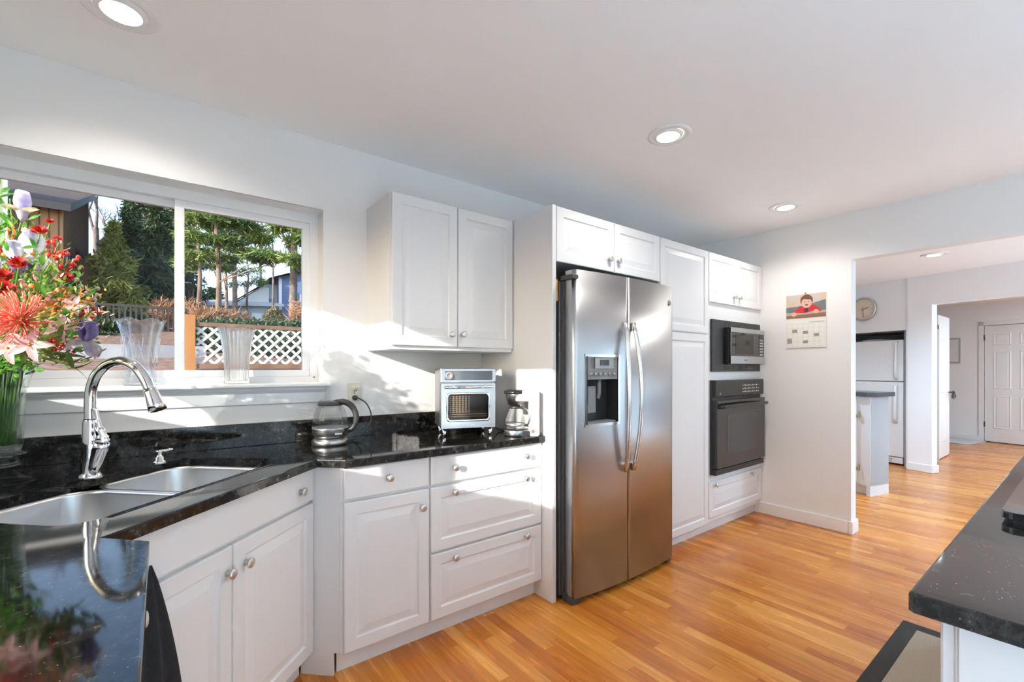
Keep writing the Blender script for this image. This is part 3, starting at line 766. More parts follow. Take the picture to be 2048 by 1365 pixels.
MB().tube([(.020, -.028, .268), (TW-.020, -.028, .268)], .0075, 12).tube([(.026, -.028, .268), (.026, -.004, .268)], .006, 10).tube([(TW-.026, -.028, .268), (TW-.026, -.004, .268)], .006, 10).build('handle', CHROME, td)
text('Cuisinart', .017, WHITEPL, to, TW/2, -.0068, .057)
for x in (.025, TW-.025):
    for y in (.03, TD-.03): MB().lathe([(0, 0), (.008, 0), (.009, .01), (.014, .046), (0, .046)], (x, y, 0), 14).build('foot', CHROME, to)
MB().tube(smooth([Vector((TW, .14, .07)), Vector((TW+.02, .14, .05)), Vector((TW+.05, .14, .012)), Vector((TW+.095, .15, .0045)), Vector((TW+.13, .17, .0045))], 6), .003, 8).build('power_cord', BLACKM, to)

# coffee maker: local x = lateral (image right), seen in profile
ang = math.atan2(Rv.y, Rv.x)
cm = empty('coffee_maker', (1.565, 1.955, .9), ang, 'small coffee maker with glass carafe and steel basket at the end of the granite', 'coffee maker')
MB().box(.052, .108, -.055, .055, 0, .248, bev=.010, seg=3).box(-.02, .062, -.055, .055, .190, .248, bev=.008).build('tower', WHITEPL, cm)
MB().box(.088, .111, -.050, .050, .004, .244, bev=.006).build('water_tank', P('smoked_tank', (.50, .46, .43), .3), cm)
MB().lathe([(0, 0), (.062, 0), (.064, .006), (.064, .030), (.058, .036), (0, .036)], (-.018, 0, 0), 32).box(-.018, .06, -.055, .055, 0, .030).build('warming_base', BLACKG, cm)
MB().lathe([(.0645, .004), (.0655, .006), (.0655, .030), (.0645, .032)], (-.018, 0, 0), 32).build('base_band', TOASTER, cm)
MB().lathe([(0, .168), (.035, .168), (.042, .170), (.058, .226), (.058, .228), (0, .228)], (-.018, 0, 0), 32).build('filter_basket', TOASTER, cm)
MB().lathe([(0, .252), (.045, .252), (.063, .246), (.066, .238), (.063, .229), (0, .228)], (-.018, 0, 0), 32).build('lid', BLACKG, cm)
cpn2 = [(.030, .150), (.034, .138), (.046, .110), (.055, .080), (.056, .055), (.048, .040), (0, .0375)]
MB().lathe(cpn2, (-.020, 0, 0), 32).build('carafe', KGLASS, cm)
MB().lathe([(0, .166), (.026, .166), (.032, .156), (.032, .148), (0, .147)], (-.020, 0, 0), 24).build('carafe_lid', BLACKM, cm)
MB().lathe([(.0565, .054), (.0575, .058), (.0575, .064), (.0565, .066)], (-.020, 0, 0), 32).build('carafe_band', TOASTER, cm)
MB().tube(smooth([Vector(p) for p in ((.010, -.01, .150), (.030, -.030, .152), (.050, -.048, .135), (.058, -.055, .10), (.050, -.048, .068), (.034, -.030, .060))], 5), .0055, 10).build('carafe_handle', TOASTER, cm)
MB().lathe([(0, 0), (.0095, 0), (.0095, .003), (0, .003)], (.074, -.0552, .030), 16, 'y').build('power_switch', P('red_switch', (.75, .10, .07), .3), cm)

# ------------------------------------------------------------------ vases
def wavy(prof, seg, amp, lobes, power=1.0, fl=0.0, hz=0.0):
    """rows of an open glass wall with lobed rim"""
    rows = []
    zt = prof[-1][1]; zb = prof[0][1]
    for r, z in prof:
        t = max(0, (z-zb)/(zt-zb))**2; row = []
        for k in range(seg):
            a = 2*pi*k/seg; c = cos(lobes*a)
            row.append((r*(1+amp*t*c+fl*cos(24*a)*(1-.0*t))*cos(a), r*(1+amp*t*c+fl*cos(24*a))*sin(a), z+hz*t*abs(cos(lobes*a/2))))
        rows.append(row)
    return rows
def glass_vase(t, outer, th, seg, amp, lobes, fl, hz, mat, name='glass_body'):
    m = MB(); o = wavy(outer, seg, amp, lobes, fl=fl, hz=hz)
    inner = [(max(.004, r-th), max(z, outer[0][1]+.012)) for r, z in outer]
    i = wavy(inner, seg, amp, lobes, fl=0, hz=hz)
    m.grid(o+list(reversed(i)), closed=True); m.bm.verts.ensure_lookup_table(); n = len(m.bm.verts)
    m.bm.faces.new(m.bm.verts[:seg]); m.bm.faces.new(m.bm.verts[n-seg:])
    return m.build(name, mat, t)
v1 = empty('crystal_vase', (-.065, 2.508, OZ0), 0, 'large cut crystal vase with scalloped rim on the sill behind the faucet', 'vase')
glass_vase(v1, [(.058, 0), (.060, .012), (.052, .05), (.048, .09), (.053, .15), (.064, .21), (.077, .255), (.084, .272)], .006, 72, .05, 6, .0, .012, CRYSTAL)
m = MB()
for k in range(6):
    a = 2*pi*k/6+.3
    for sgn in (-1, 1):
        pts = []
        for j in range(9):
            u = j/8; z = .085+u*.13; r = .0535+(.0665-.0535)*u+.001
            aa = a+sgn*(.42*math.sin(u*pi/2)-.05)
            pts.append((r*cos(aa), r*sin(aa), z))
        m.tube(pts, .0016, 6)
m.build('cut_lines', crystal('cut_line_crystal', (.98, .99, 1.0), .12, 0.0), v1)
v2 = empty('fluted_vase', (.288, 2.506, OZ0), 0, 'fluted crystal vase with wavy rim on the sill in front of the white lattice', 'vase')
glass_vase(v2, [(.050, 0), (.051, .014), (.047, .022), (.049, .06), (.052, .11), (.057, .17), (.064, .22), (.071, .250), (.0735, .262)], .007, 192, .05, 8, .045, .005, crystal('fluted_crystal', (.97, .98, .98), .42, 0.0))
VC = Vector((-.398, 2.180, .9))
v3 = empty('footed_vase', VC, 0, 'tall footed cut glass vase holding the flower bouquet on the left corner of the counter', 'vase')
MB().lathe([(0, 0), (.070, 0), (.072, .004), (.050, .012), (.026, .030), (.016, .040), (.014, .046), (.030, .052), (.036, .062), (.030, .072), (.016, .078), (.018, .082), (.048, .088), (.050, .092), (.030, .098), (0, .098)], (0, 0, 0), 40).build('foot', VASEG, v3)
glass_vase(v3, [(.034, .098), (.040, .12), (.042, .17), (.044, .23), (.048, .29), (.060, .345), (.082, .385), (.106, .402)], .004, 72, .02, 8, .0, .004, VASEG)

# ------------------------------------------------------------------ flowers
def at(u, v, d): return Fv*d+Rv*((u-1024)/FPX*d)+Vector((0, 0, CH-(v-HZ)/FPX*d))
def fmat(name, c, c2=None, tr=.35, scale=40):
    m, nt, out = newmat(name)
    tc = N(nt, 'ShaderNodeTexCoord'); no = N(nt, 'ShaderNodeTexNoise'); no.inputs['Scale'].default_value = scale
    nt.links.new(tc.outputs['Object'], no.inputs[0])
    rp_ = N(nt, 'ShaderNodeMapRange'); rp_.inputs[1].default_value = .35; rp_.inputs[2].default_value = .65
    nt.links.new(no.outputs[0], rp_.inputs[0])
    mx = N(nt, 'ShaderNodeMix', data_type='RGBA'); mx.inputs[6].default_value = (*c, 1); mx.inputs[7].default_value = (*(c2 or c), 1)
    nt.links.new(rp_.outputs[0], mx.inputs[0])
    d = N(nt, 'ShaderNodeBsdfPrincipled'); d.inputs['Roughness'].default_value = .55; t = N(nt, 'ShaderNodeBsdfTranslucent')
    nt.links.new(mx.outputs[2], d.inputs['Base Color']); nt.links.new(mx.outputs[2], t.inputs[0])
    ms = N(nt, 'ShaderNodeMixShader'); ms.inputs[0].default_value = tr
    nt.links.new(d.outputs[0], ms.inputs[1]); nt.links.new(t.outputs[0], ms.inputs[2]); nt.links.new(ms.outputs[0], out.inputs[0])
    return m
STEM = fmat('stem_green', (.10, .24, .04), (.16, .32, .06), .15)
LEAF = fmat('leaf_green', (.06, .26, .03), (.22, .46, .08), .3)
LEAFD = fmat('leaf_olive', (.10, .14, .03), (.20, .24, .06), .25)
LILAC = fmat('iris_white_lilac', (.70, .70, .86), (.86, .86, .92), .45, 25)
PURPLE = fmat('iris_purple', (.13, .09, .26), (.28, .22, .42), .3, 20)
CREAM = fmat('iris_cream', (.62, .56, .30), (.80, .76, .55), .4)
REDM = fmat('mum_red', (.50, .010, .008), (.34, .008, .012), .2)
CORAL = fmat('pincushion_coral', (.85, .20, .15), (.92, .42, .33), .3, 60)
ORNG = fmat('spray_orange', (.80, .28, .05), (.85, .45, .12), .3, 60)
PINK = fmat('lily_pink', (.78, .42, .44), (.85, .60, .58), .4)
BERRY = P('berry_red', (.60, .03, .015), .25, scale=30)
TANF = fmat('dried_tan', (.50, .40, .28), (.70, .60, .46), .3)
YEL = fmat('centre_yellow', (.75, .52, .05), (.55, .34, .04), .1, 90)
rng = random.Random(7)
def petal(m, M, L, Wd, curl, cup=0.3, n=6, w=5, ruffle=0.0, tipw=.25):
    """petal grows along +x of M, faces +z, curls towards +z (curl>0)"""
    rows = []
    for i in range(n+1):
        u = i/n; wd = Wd*(math.sin(pi*min(1, u*.86+.07))**.8)*(1-u*(1-tipw)*.3); a = curl*u
        x = L*(math.sin(a)/curl if abs(curl) > 1e-3 else u); z = L*((1-cos(a))/curl if abs(curl) > 1e-3 else 0)
        row = []
        for j in range(w+1):
            s = j/w*2-1
            row.append(M @ Vector((x, s*wd/2, z+cup*wd*s*s*.5+ruffle*math.sin(s*7+u*9)*u)))
        rows.append(row)
    m.grid(rows)
def frame(p, d, spin=0):
    d = d.normalized(); q = d.to_track_quat('Z', 'Y').to_matrix().to_4x4()
    return Matrix.Translation(p) @ q @ Matrix.Rotation(spin, 4, 'Z')
VN = VC+Vector((0, 0, .36))
def stem_to(t, p, sag=.0):
    a = VC+Vector((rng.uniform(-.02, .02), rng.uniform(-.02, .02), .12)); b = VN+Vector((rng.uniform(-.04, .04), rng.uniform(-.04, .04), .0))
    pts = smooth([a-p, b-p, (b+(p-b)*.5+Vector((0, 0, .03)))-p, Vector((0, 0, 0))], 6)
    return MB().tube(pts, .0022, 6).build('stem', STEM, t)
def head_dir(p): 
    d = (p-VN); d.z *= .8
    return (d.normalized()-Fv*.55)
def iris(p, c1, c2, s, lab):
    t = empty('iris', p, 0, lab, 'flower', 'irises in the bouquet'); d = head_dir(p); stem_to(t, p)
    m = MB(); F_ = frame(Vector((0, 0, 0)), d*.5+Vector((0, 0, .8)))
    for k in range(3):
        petal(m, F_ @ Matrix.Rotation(k*2*pi/3, 4, 'Z') @ Matrix.Rotation(-rad(68), 4, 'Y'), .062*s, .052*s, .9, .5, 8, 8, .006*s)
    m.build('standard_petals', c1, t)
    m = MB()
    for k in range(3):
        petal(m, F_ @ Matrix.Rotation(k*2*pi/3+pi/3, 4, 'Z') @ Matrix.Rotation(-rad(10), 4, 'Y'), .056*s, .046*s, -1.7, -.3, 8, 8, .006*s)
    m.build('fall_petals', c2, t); return t
def mum(p, s, lab, mat=None, group='small red mums in the bouquet'):
    t = empty('mum', p, 0, lab, 'flower', group); d = head_dir(p); stem_to(t, p); m = MB(); F_ = frame(Vector((0, 0, 0)), d)
    for lay in range(3):
        nn = 16-lay*3
        for k in range(nn):
            petal(m, F_ @ Matrix.Rotation(2*pi*k/nn+lay*.2, 4, 'Z') @ Matrix.Rotation(-rad(10+lay*22), 4, 'Y'), .022*s*(1-lay*.15), .0075*s, .7, .2, 3, 2)
    m.build('petals', mat or REDM, t)
    MB().lathe([(0, .008*s), (.005*s, .006*s), (.006*s, .001), (0, 0)], M=F_, seg=10).build('centre', YEL, t); return t
def pincushion(p, s, lab):
    t = empty('pincushion_protea', p, 0, lab, 'flower', 'coral pincushion flowers'); d = head_dir(p)-Fv*.5; stem_to(t, p); m = MB(); F_ = frame(Vector((0, 0, 0)), d)
    for k in range(190):
        th_ = math.acos(1-rng.random()*1.25); ph = rng.random()*2*pi; L = s*rng.uniform(.065, .088)
        v0 = Vector((sin(th_)*cos(ph), sin(th_)*sin(ph), cos(th_)))
        pts = [F_ @ (v0*(.012*s)), F_ @ (v0*L*.5), F_ @ (v0*L*.85+Vector((0, 0, .010*s*sin(th_)))), F_ @ (v0*L+Vector((0, 0, .022*s*sin(th_))))]
        m.tube(pts, [.0013*s, .0012*s, .0012*s, .0017*s], 4)
    m.build('styles', CORAL, t)
    MB().lathe([(0, .026*s), (.014*s, .022*s), (.020*s, .006*s), (0, 0)], M=F_, seg=14).build('centre', ORNG, t); return t
def lily(p, s, lab):
    t = empty('star_lily', p, 0, lab, 'flower', 'pale pink star flowers'); d = head_dir(p)-Fv*.4; stem_to(t, p); m = MB(); F_ = frame(Vector((0, 0, 0)), d)
    for k in range(5): petal(m, F_ @ Matrix.Rotation(2*pi*k/5, 4, 'Z') @ Matrix.Rotation(-rad(22), 4, 'Y'), .045*s, .022*s, -.7, .25, 6, 4, .001, .05)
    m.build('petals', PINK, t); MB().lathe([(0, .006), (.004, .004), (.003, 0), (0, 0)], M=F_, seg=8).build('centre', YEL, t); return t
def sprig(p, n, leafL, mat, lab, name='leafy_sprig', cat='foliage', group='leafy sprigs in the bouquet', spread=.06, berries=None, bm_=None, w=.4):
    t = empty(name, p, 0, lab, cat, group); stem_to(t, p); m = MB(); d = (p-VN).normalized()
    mb2 = MB(); cnt = 0
    for k in range(n):
        u = rng.random(); q = -d*spread*1.6*u+Vector((rng.uniform(-1, 1), rng.uniform(-1, 1), rng.uniform(-1, 1)))*spread*.55
        dd = (d+Vector((rng.uniform(-1, 1), rng.uniform(-1, 1), rng.uniform(-.6, 1)))).normalized()
        M_ = Matrix.Translation(q) @ dd.to_track_quat('X', 'Z').to_matrix().to_4x4() @ Matrix.Rotation(rng.uniform(-1, 1), 4, 'X')
        petal(m, M_, leafL*rng.uniform(.7, 1.2), leafL*w, rng.uniform(-.8, .8), .25, 4, 2, 0, .1)
    if n: m.build('leaves', mat, t)
    if berries:
        for k in range(berries):
            q = -d*spread*.7*rng.random()+Vector((rng.uniform(-1, 1), rng.uniform(-1, 1), rng.uniform(-1, 1)))*spread*.5
            r = rng.uniform(.005, .008)
            mb2.lathe([(0, -r), (r*.7, -r*.7), (r, 0), (r*.7, r*.7), (0, r)], q, 8)
            mb2.tube([q, -d*spread*.8], .0007, 4)
        mb2.build('berries' if bm_ in (None, BERRY) else 'buds', bm_ or BERRY, t)
    else: mb2.bm.free()
    return t
iris(at(66, 512, 1.42), LILAC, LILAC, 1.35, 'large ruffled white iris below the topmost bud')
iris(at(30, 520, 1.34), LILAC, PURPLE, .95, 'white iris with dark purple falls at the left edge of the bouquet')
iris(at(172, 682, 1.38), PURPLE, fmat('iris_pale_purple', (.30, .24, .34), (.52, .46, .40), .3, 35), 1.15, 'drooping purple iris with cream falls at the right side of the bouquet')
# closed iris bud at the top
p = at(45, 432, 1.46); t = empty('iris', p, 0, 'tall closed lilac and yellow iris bud at the very top of the bouquet', 'flower', 'irises in the bouquet'); stem_to(t, p)
m = MB(); m.lathe([(0, -.02), (.010, -.01), (.018, .02), (.022, .045), (.019, .065), (.016, .078), (.012, .080)], (0, 0, 0), 16); m.build('bud', fmat('iris_bud', (.36, .33, .62), (.66, .62, .78), .35, 30), t)
m = MB()
for k in range(3): petal(m, Matrix.Rotation(k*2.1-.6, 4, 'Z') @ Matrix.Rotation(-rad(50), 4, 'Y'), .055, .040, -.9, .4, 6, 5, .004)
m.build('fall_petals', CREAM, t)
pincushion(at(38, 640, 1.28), 1.0, 'big coral pincushion flower at the front of the bouquet')
pincushion(at(-60, 560, 1.40), .9, 'coral pincushion flower at the outer left of the bouquet')
for i, (u, v, d, s, w_) in enumerate([(80, 466, 1.40, 1.25, 'beside the white iris'), (133, 558, 1.40, 1.0, 'above the orange spray'), (38, 530, 1.30, 1.2, 'in the middle left of the bouquet'), (14, 506, 1.36, 1.3, 'below the two white irises'),
        (16, 582, 1.30, 1.35, 'just above the big coral flower'), (8, 556, 1.26, 1.35, 'at the left edge, lower one'), (100, 446, 1.48, .8, 'near the top right of the bouquet')]):
    mum(at(u, v, d), s, 'small red mum %s' % w_)
for u, v, d, s, l in [(60, 690, 1.27, 1.15, 'pale pink star flower hanging under the coral flower'), (15, 697, 1.28, 1.1, 'pale pink star flower at the vase rim, left'), (148, 612, 1.40, .8, 'small pink star flower at the right of the bouquet'), (118, 655, 1.36, .9, 'dusty pink star flower left of the purple iris')]: lily(at(u, v, d), s, l)
for u, v, d, l in [(110, 590, 1.38, 'orange flower spray right of centre in the bouquet'), (165, 590, 1.46, 'orange flower spray at the outer right of the bouquet'), (90, 620, 1.36, 'orange flower spray above the purple iris'), (20, 470, 1.44, 'orange flower spray left of the white iris')]:
    t = sprig(at(u, v, d), 46, .020, ORNG, l, 'orange_spray', 'flower', 'orange flower sprays', .075, 14, ORNG, .35)
for u, v, d, l in [(140, 520, 1.46, 'cluster of red berries sticking out at the upper right of the bouquet'), (186, 620, 1.48, 'cluster of red berries at the far right of the bouquet'), (118, 485, 1.5, 'small red berries right of the white iris'), (135, 690, 1.38, 'wine red berries below the purple iris')]:
    sprig(at(u, v, d), 8, .018, LEAFD, l, 'berry_sprig', 'berries', 'red berry sprigs', .055, 15, BERRY)
for u, v, d, l in [(60, 560, 1.36, 'bright green leafy sprig in the middle of the bouquet'), (85, 545, 1.40, 'green leafy sprig right of the middle red mums'), (110, 650, 1.34, 'bright green sprig beside the coral pincushion'), (40, 600, 1.34, 'green leafy sprig above the coral pincushion'),
        (10, 690, 1.36, 'green leaves over the vase rim at the left'), (40, 712, 1.40, 'green leaves inside the vase rim'), (160, 655, 1.42, 'small green sprig beside the purple iris'), (5, 620, 1.45, 'leafy sprig behind the coral pincushion'), (-20, 450, 1.42, 'leafy sprig at the upper left beyond the irises'), (20, 398, 1.60, 'dark leafy twig rising at the upper left of the bouquet')]:
    sprig(at(u, v, d), 34, .042, LEAF, l, spread=.085)
for u, v, d, l in [(170, 715, 1.40, 'long olive leaves sweeping out low on the right'), (90, 700, 1.34, 'olive leaves hanging over the vase rim'), (130, 600, 1.48, 'olive leaf sprig behind the orange spray')]:
    sprig(at(u, v, d), 16, .085, LEAFD, l, spread=.07, w=.2)
for u, v, d, l in [(95, 500, 1.5, 'feathery dried tan sprig behind the white iris'), (150, 640, 1.46, 'dried tan sprig at the right of the bouquet'), (70, 650, 1.42, 'dried tan sprig behind the coral pincushion'), (185, 580, 1.52, 'thin dried sprig at the outermost right'), (50, 585, 1.4, 'yellow green dried sprig in the centre')]:
    sprig(at(u, v, d), 60, .022, TANF, l, 'dried_sprig', 'foliage', 'dried sprigs in the bouquet', .09, 10, TANF, .25)

rr_ = random.Random(21)
fill = [('waxflower_sprig', PINK, 'small pink waxflower sprig'), ('waxflower_sprig', ORNG, 'small orange filler sprig'), ('leafy_sprig', LEAF, 'green filler sprig'), ('dried_sprig', TANF, 'tan filler sprig'), ('leafy_sprig', fmat('leaf_lime', (.28, .42, .06), (.52, .58, .16), .35), 'lime green filler sprig')]
spots = [(25, 575, 'upper left'), (70, 600, 'upper middle'), (112, 612, 'above the star flower'), (150, 600, 'right middle'), (100, 530, 'upper centre'), (45, 548, 'left of centre'), (140, 640, 'lower right'), (95, 668, 'lower centre'), (125, 675, 'beside the purple iris'), (70, 525, 'below the white iris'), (185, 640, 'outer right'), (10, 640, 'far left'), (155, 560, 'outer upper right'), (90, 570, 'centre'), (130, 540, 'upper right'), (60, 660, 'under the coral flower'), (175, 610, 'right edge'), (30, 500, 'top left')]
for i, (u, v, w_) in enumerate(spots):
    nm, mt, l = fill[i % 5]
    sprig(at(u, v, rr_.uniform(1.34, 1.50)), 54, .016 if mt not in (LEAF,) else .030, mt, l+' in the bouquet, '+w_, nm, 'foliage', 'filler sprigs in the bouquet', .085, 9 if i % 2 else None, [TANF, PINK, ORNG][i % 3], .45)

# ------------------------------------------------------------------ calendar
cal = empty('wall_calendar', (WX-.002, 1.457, 1.440), -pi/2, 'open photo calendar pinned to the grey wall beside the tall cabinets', 'calendar')
# local x runs to the viewer's right (-y world), z up
cal.rotation_euler = (0, 0, -pi/2)
CW, CHh, CM = .296, .440, .230
MB().box(-CW/2, CW/2, -.004, 0, CM+.001, CHh).box(-CW/2, CW/2, -.006, 0, 0, CM-.001).build('pages', PAPER, cal)
def flat(pts, y, mat, name, par): return MB().poly([(x, y, z) for x, z in pts]).build(name, mat, par)
def pm(n, c, c2=None, sc=30): return P(n, c, .55, var=.08, scale=sc, col2=c2)
pic = flat([(-CW/2+.004, CM+.010), (CW/2-.004, CM+.010), (CW/2-.004, CHh-.004), (-CW/2+.004, CHh-.004)], -.0045, pm('photo_sunset_sky', (.62, .42, .27), (.50, .50, .52), 9), 'photo', cal)
def ell(cx, cz, a, b, n=20, t0=0, t1=2*pi): return [(cx+a*cos(t0+(t1-t0)*k/n), cz+b*sin(t0+(t1-t0)*k/n)) for k in range(n if t1-t0 > 6 else n+1)]
L_ = -CW/2+.004
flat([(L_, CM+.06), (L_, CM+.105), (-.06, CM+.11), (.02, CM+.12), (-L_, CM+.150), (-L_, CM+.06)], -.0048, pm('photo_hills', (.16, .19, .18)), 'photo_hills', pic)
flat([(L_, CM+.012), (L_, CM+.05), (-L_, CM+.06), (-L_, CM+.012)], -.0050, pm('photo_deck', (.30, .15, .09)), 'photo_deck', pic)
flat([(L_, CM+.036), (L_, CM+.055), (-L_, CM+.065), (-L_, CM+.046)], -.0052, pm('photo_rail', (.46, .42, .38)), 'photo_rail', pic)
flat([(-.105, CM+.052), (-.075, CM+.080), (-.035, CM+.112), (.0, CM+.100), (.035, CM+.118), (.065, CM+.112), (.115, CM+.068), (.105, CM+.055), (.06, CM+.066), (.0, CM+.050), (-.06, CM+.056)], -.0055, pm('photo_red_shirt', (.62, .02, .03)), 'photo_shirt', pic)
flat([(-.012, CM+.058), (-.004, CM+.092), (.018, CM+.092), (.022, CM+.060)], -.0057, pm('photo_dark_vest', (.05, .04, .05)), 'photo_vest', pic)
flat(ell(.008, CM+.152, .046, .050), -.0060, pm('photo_hair', (.16, .075, .05)), 'photo_hair', pic)
flat(ell(.008, CM+.132, .038, .040), -.0063, pm('photo_skin', (.70, .45, .35)), 'photo_face', pic)
flat([(-.034, CM+.150), (-.012, CM+.166), (.020, CM+.160), (.048, CM+.156), (.040, CM+.178), (.005, CM+.196), (-.034, CM+.182)], -.0066, bpy.data.materials['photo_hair'], 'photo_fringe', pic)
for cx in (-.006, .022): flat(ell(cx, CM+.142, .005, .0035, 10), -.0068, pm('photo_eye', (.05, .03, .03)) if cx < 0 else bpy.data.materials['photo_eye'], 'photo_eye', pic)
flat(ell(.008, CM+.117, .012, .007, 12), -.0068, pm('photo_mouth', (.35, .06, .06)), 'photo_mouth', pic)
for cx, cz in ((-.085, CM+.046), (.075, CM+.058)): flat(ell(cx, cz, .020, .018, 14), -.0066, bpy.data.materials['photo_skin'], 'photo_hand', pic)
m = MB(); gx0, gx1, gz0, gz1 = -CW/2+.010, CW/2-.010, .012, .196
for k in range(8): x = gx0+(gx1-gx0)*k/7; m.box(x-.0004, x+.0004, -.0066, -.0062, gz0, gz1)
for k in range(6): z = gz0+(gz1-gz0)*k/5; m.box(gx0, gx1, -.0066, -.0062, z-.0004, z+.0004)
m.box(.03, .135, -.0066, -.0062, .203, .208)
m.build('grid_lines', pm('calendar_ink', (.42, .42, .42)), cal)
gi = pm('calendar_thumb', (.20, .15, .13), (.45, .38, .34), 150)
for c, r in ((1, 3), (3, 2.6), (5, 2), (0, .55), (3, .5)):
    x = gx0+(gx1-gx0)*c/7; z = gz0+(gz1-gz0)*r/5
    MB().box(x+.002, x+.037, -.0068, -.0063, z+.003, z+(.046 if c == 0 else .028)).build('thumbnail', gi, cal)
tag(MB().lathe([(0, 0), (.006, 0), (.007, .004), (.004, .008), (0, .009)], (0, 0, 0), 12, 'x').build('push_pin', BRASS, loc=(WX-.008, 1.457, 1.886)), 'small brass push pin holding the calendar', 'pin')
bpy.data.objects['push_pin'].rotation_euler = (0, 0, pi)

# ------------------------------------------------------------------ recessed lights
def downlight(x, y, z, lab, mat, tilt, energy, colr, cone=150):
    t = empty('recessed_light', (x, y, z), 0, lab, 'ceiling light', 'recessed ceiling lights')
    MB().lathe([(.106, -.0005), (.107, -.004), (.100, -.007), (.088, -.008), (.072, -.003), (.070, -.001)], (0, 0, 0), 40).build('trim_ring', TRIM, t)
    dx, dy = tilt
    MB().lathe([(.073, -.002), (.064, -.010), (.058, -.013), (.054, -.011)], (dx*.010, dy*.010, 0), 40).build('baffle', TRIM, t)
    MB().lathe([(.055, -.0118), (.03, -.0122), (0, -.0125)], (dx*.010, dy*.010, 0), 32).build('bulb', mat, t)
    d = bpy.data.lights.new('spot', 'SPOT'); d.energy = energy; d.spot_size = rad(cone); d.spot_blend = .7; d.shadow_soft_size = .05; d.color = colr
    o = bpy.data.objects.new('spot', d); COL.objects.link(o); o.parent = t; o.location = (0, 0, -.03)
    return t
WARM = (1.0, .93, .84)
downlight(2.055, 1.335, CZ, 'recessed ceiling light in front of the steel refrigerator', LAMP, (-.6, .6), 16, WARM)
downlight(3.635, 1.405, CZ, 'recessed ceiling light nearest the calendar wall', LAMP, (.4, -.4), 16, WARM)
downlight(-.105, 1.985, CZ, 'recessed ceiling light above the corner sink, cut by the frame', LAMP, (.3, .3), 16, WARM)
for x, y, l in ((.3, -1.55, 'behind the viewer, left'), (1.85, -1.55, 'behind the island, middle'), (3.3, -1.55, 'behind the island, right'), (.3, -2.45, 'near the back doors, left'), (1.85, -2.45, 'near the back doors, middle'), (3.3, -2.45, 'near the back doors, right')):  # unseen downlights added to light the white rug and, by bounce, the ceiling
    downlight(x, y, CZ, 'added unseen ceiling light '+l, LAMP, (0, 0), 670 if x < 1 else 70, (.71, .93, 1.13), 78)
tag(MB().prism([(-.6, -3.0), (4.0, -3.0), (4.0, -.95), (.95, -.95), (.95, -.03), (.02, -.03), (.02, -.55), (-.6, -.55)], 0, .012).build('bounce_rug', P('bounce_white', (.88, .88, .87), .95, var=.02, scale=60)), 'large white rug added behind the island, outside the view, to bounce light upwards', 'rug')  # reflector added out of view, throws the downlights back up at the ceiling
downlight(6.06, .985, 2.40, 'recessed ceiling light in the next room beyond the wide opening', LAMPW, (-.5, .3), 50, (.66, .93, 1.2))
for x, y, l in ((5.2, -.75, 'outside the view beyond the opening'), (5.3, 2.6, 'hidden behind the calendar wall'), (6.6, -1.5, 'near the dining window')):  # further downlights added out of view to brighten the next room
    downlight(x, y, 2.40, 'added unseen ceiling light of the next room '+l, LAMPW, (0, 0), 95 if y > -.8 else 420, (.66, .93, 1.2), 150 if y > -.8 else 80)
tag(MB().box(4.5, 8.3, -3.0, -.45, 0, .012, bev=.004).build('dining_bounce_rug', bpy.data.materials['bounce_white']), 'large white rug added in the next room, outside the view, to bounce light upwards', 'rug')  # unseen white reflector added for neutral bounce onto the dining ceiling

# ------------------------------------------------------------------ island, cooktop, rug
isl = empty('island_cabinet', (1.010, .159, 0), 0, 'white kitchen island cabinet under the black granite at the lower right', 'island')
MB().box(.0, 2.35, -.92, -.020, .098, .868).build('body', CAB, isl)
MB().box(.02, 2.33, -.90, -.085, 0, .098).build('toe_kick', CAB, isl)
for k in range(4):
    d = door(isl, 0, .585, .100, .862, 'door', [(.045 if k % 2 == 0 else .54, .75)]); d.rotation_euler = (0, 0, pi); d.location = (.587+k*.588, -.020+.0, 0)
MB().box(-.004, .0, -.915, -.024, .10, .866, bev=.001).build('end_panel', CAB, isl)
ic = MB(); ic.prism([(.985, .192), (.977, .184), (.977, -.79), (3.40, -.79), (3.40, .192)], ZU, ZT, bev=.005)
tag(ic.build('island_countertop', GRAN), 'speckled black granite countertop of the island', 'countertop')
ck = empty('cooktop', (0, 0, ZT), 0, 'black glass cooktop set on the island granite', 'cooktop')
MB().prism(rrect(1.600, 2.40, -.44, .142, .02, 5), .010, .026, bev=.004).build('glass_top', BLACKGLASS, ck)
MB().prism(rrect(1.606, 2.394, -.434, .136, .02, 5), 0.0, .010).build('base', BLACKM, ck)
m = MB()
for x, y, r in ((1.80, -.02, .075), (1.80, -.29, .10), (2.2, -.02, .10), (2.2, -.29, .075)): m.lathe([(r, .0262), (r+.003, .0264), (r+.003, .0262)], (x, y, 0), 40)
m.build('burner_rings', GREYPL, ck)
rug = empty('rug', (0, 0, 0), 0, 'flat woven beige rug with a wide dark border beside the island', 'rug')
MB().box(1.42, 2.945, .17, .595, 0, .007, bev=.002).build('border', RUGB, rug)
MB().box(1.485, 2.876, .235, .530, .0072, .0095, bev=.001).build('weave', RUGC, rug)

# black towel hanging from the left knob of the sink cabinet front
kx, ky = E(.960, 1.022)
tw = empty('kitchen_towel', (kx, ky, .795), pi/4, 'black towel hanging at the sink cabinet beside the left counter', 'towel')
rows = []
for i in range(15):
    u = i/14; z = -.62*u; wd = .016+.115*u**.8; row = []
    for j in range(21):
        s_ = j/20*2-1
        row.append((s_*wd+.012*math.sin(u*3), -.020-.020*u-.010*math.sin(s_*9+u*2)*(.4+u)-.010*(1-s_*s_), z))
    rows.append(row)
m = MB(); m.grid(rows); o = m.build('cloth', CLOTHB, tw); md = o.modifiers.new('thickness', 'SOLIDIFY'); md.thickness = .003

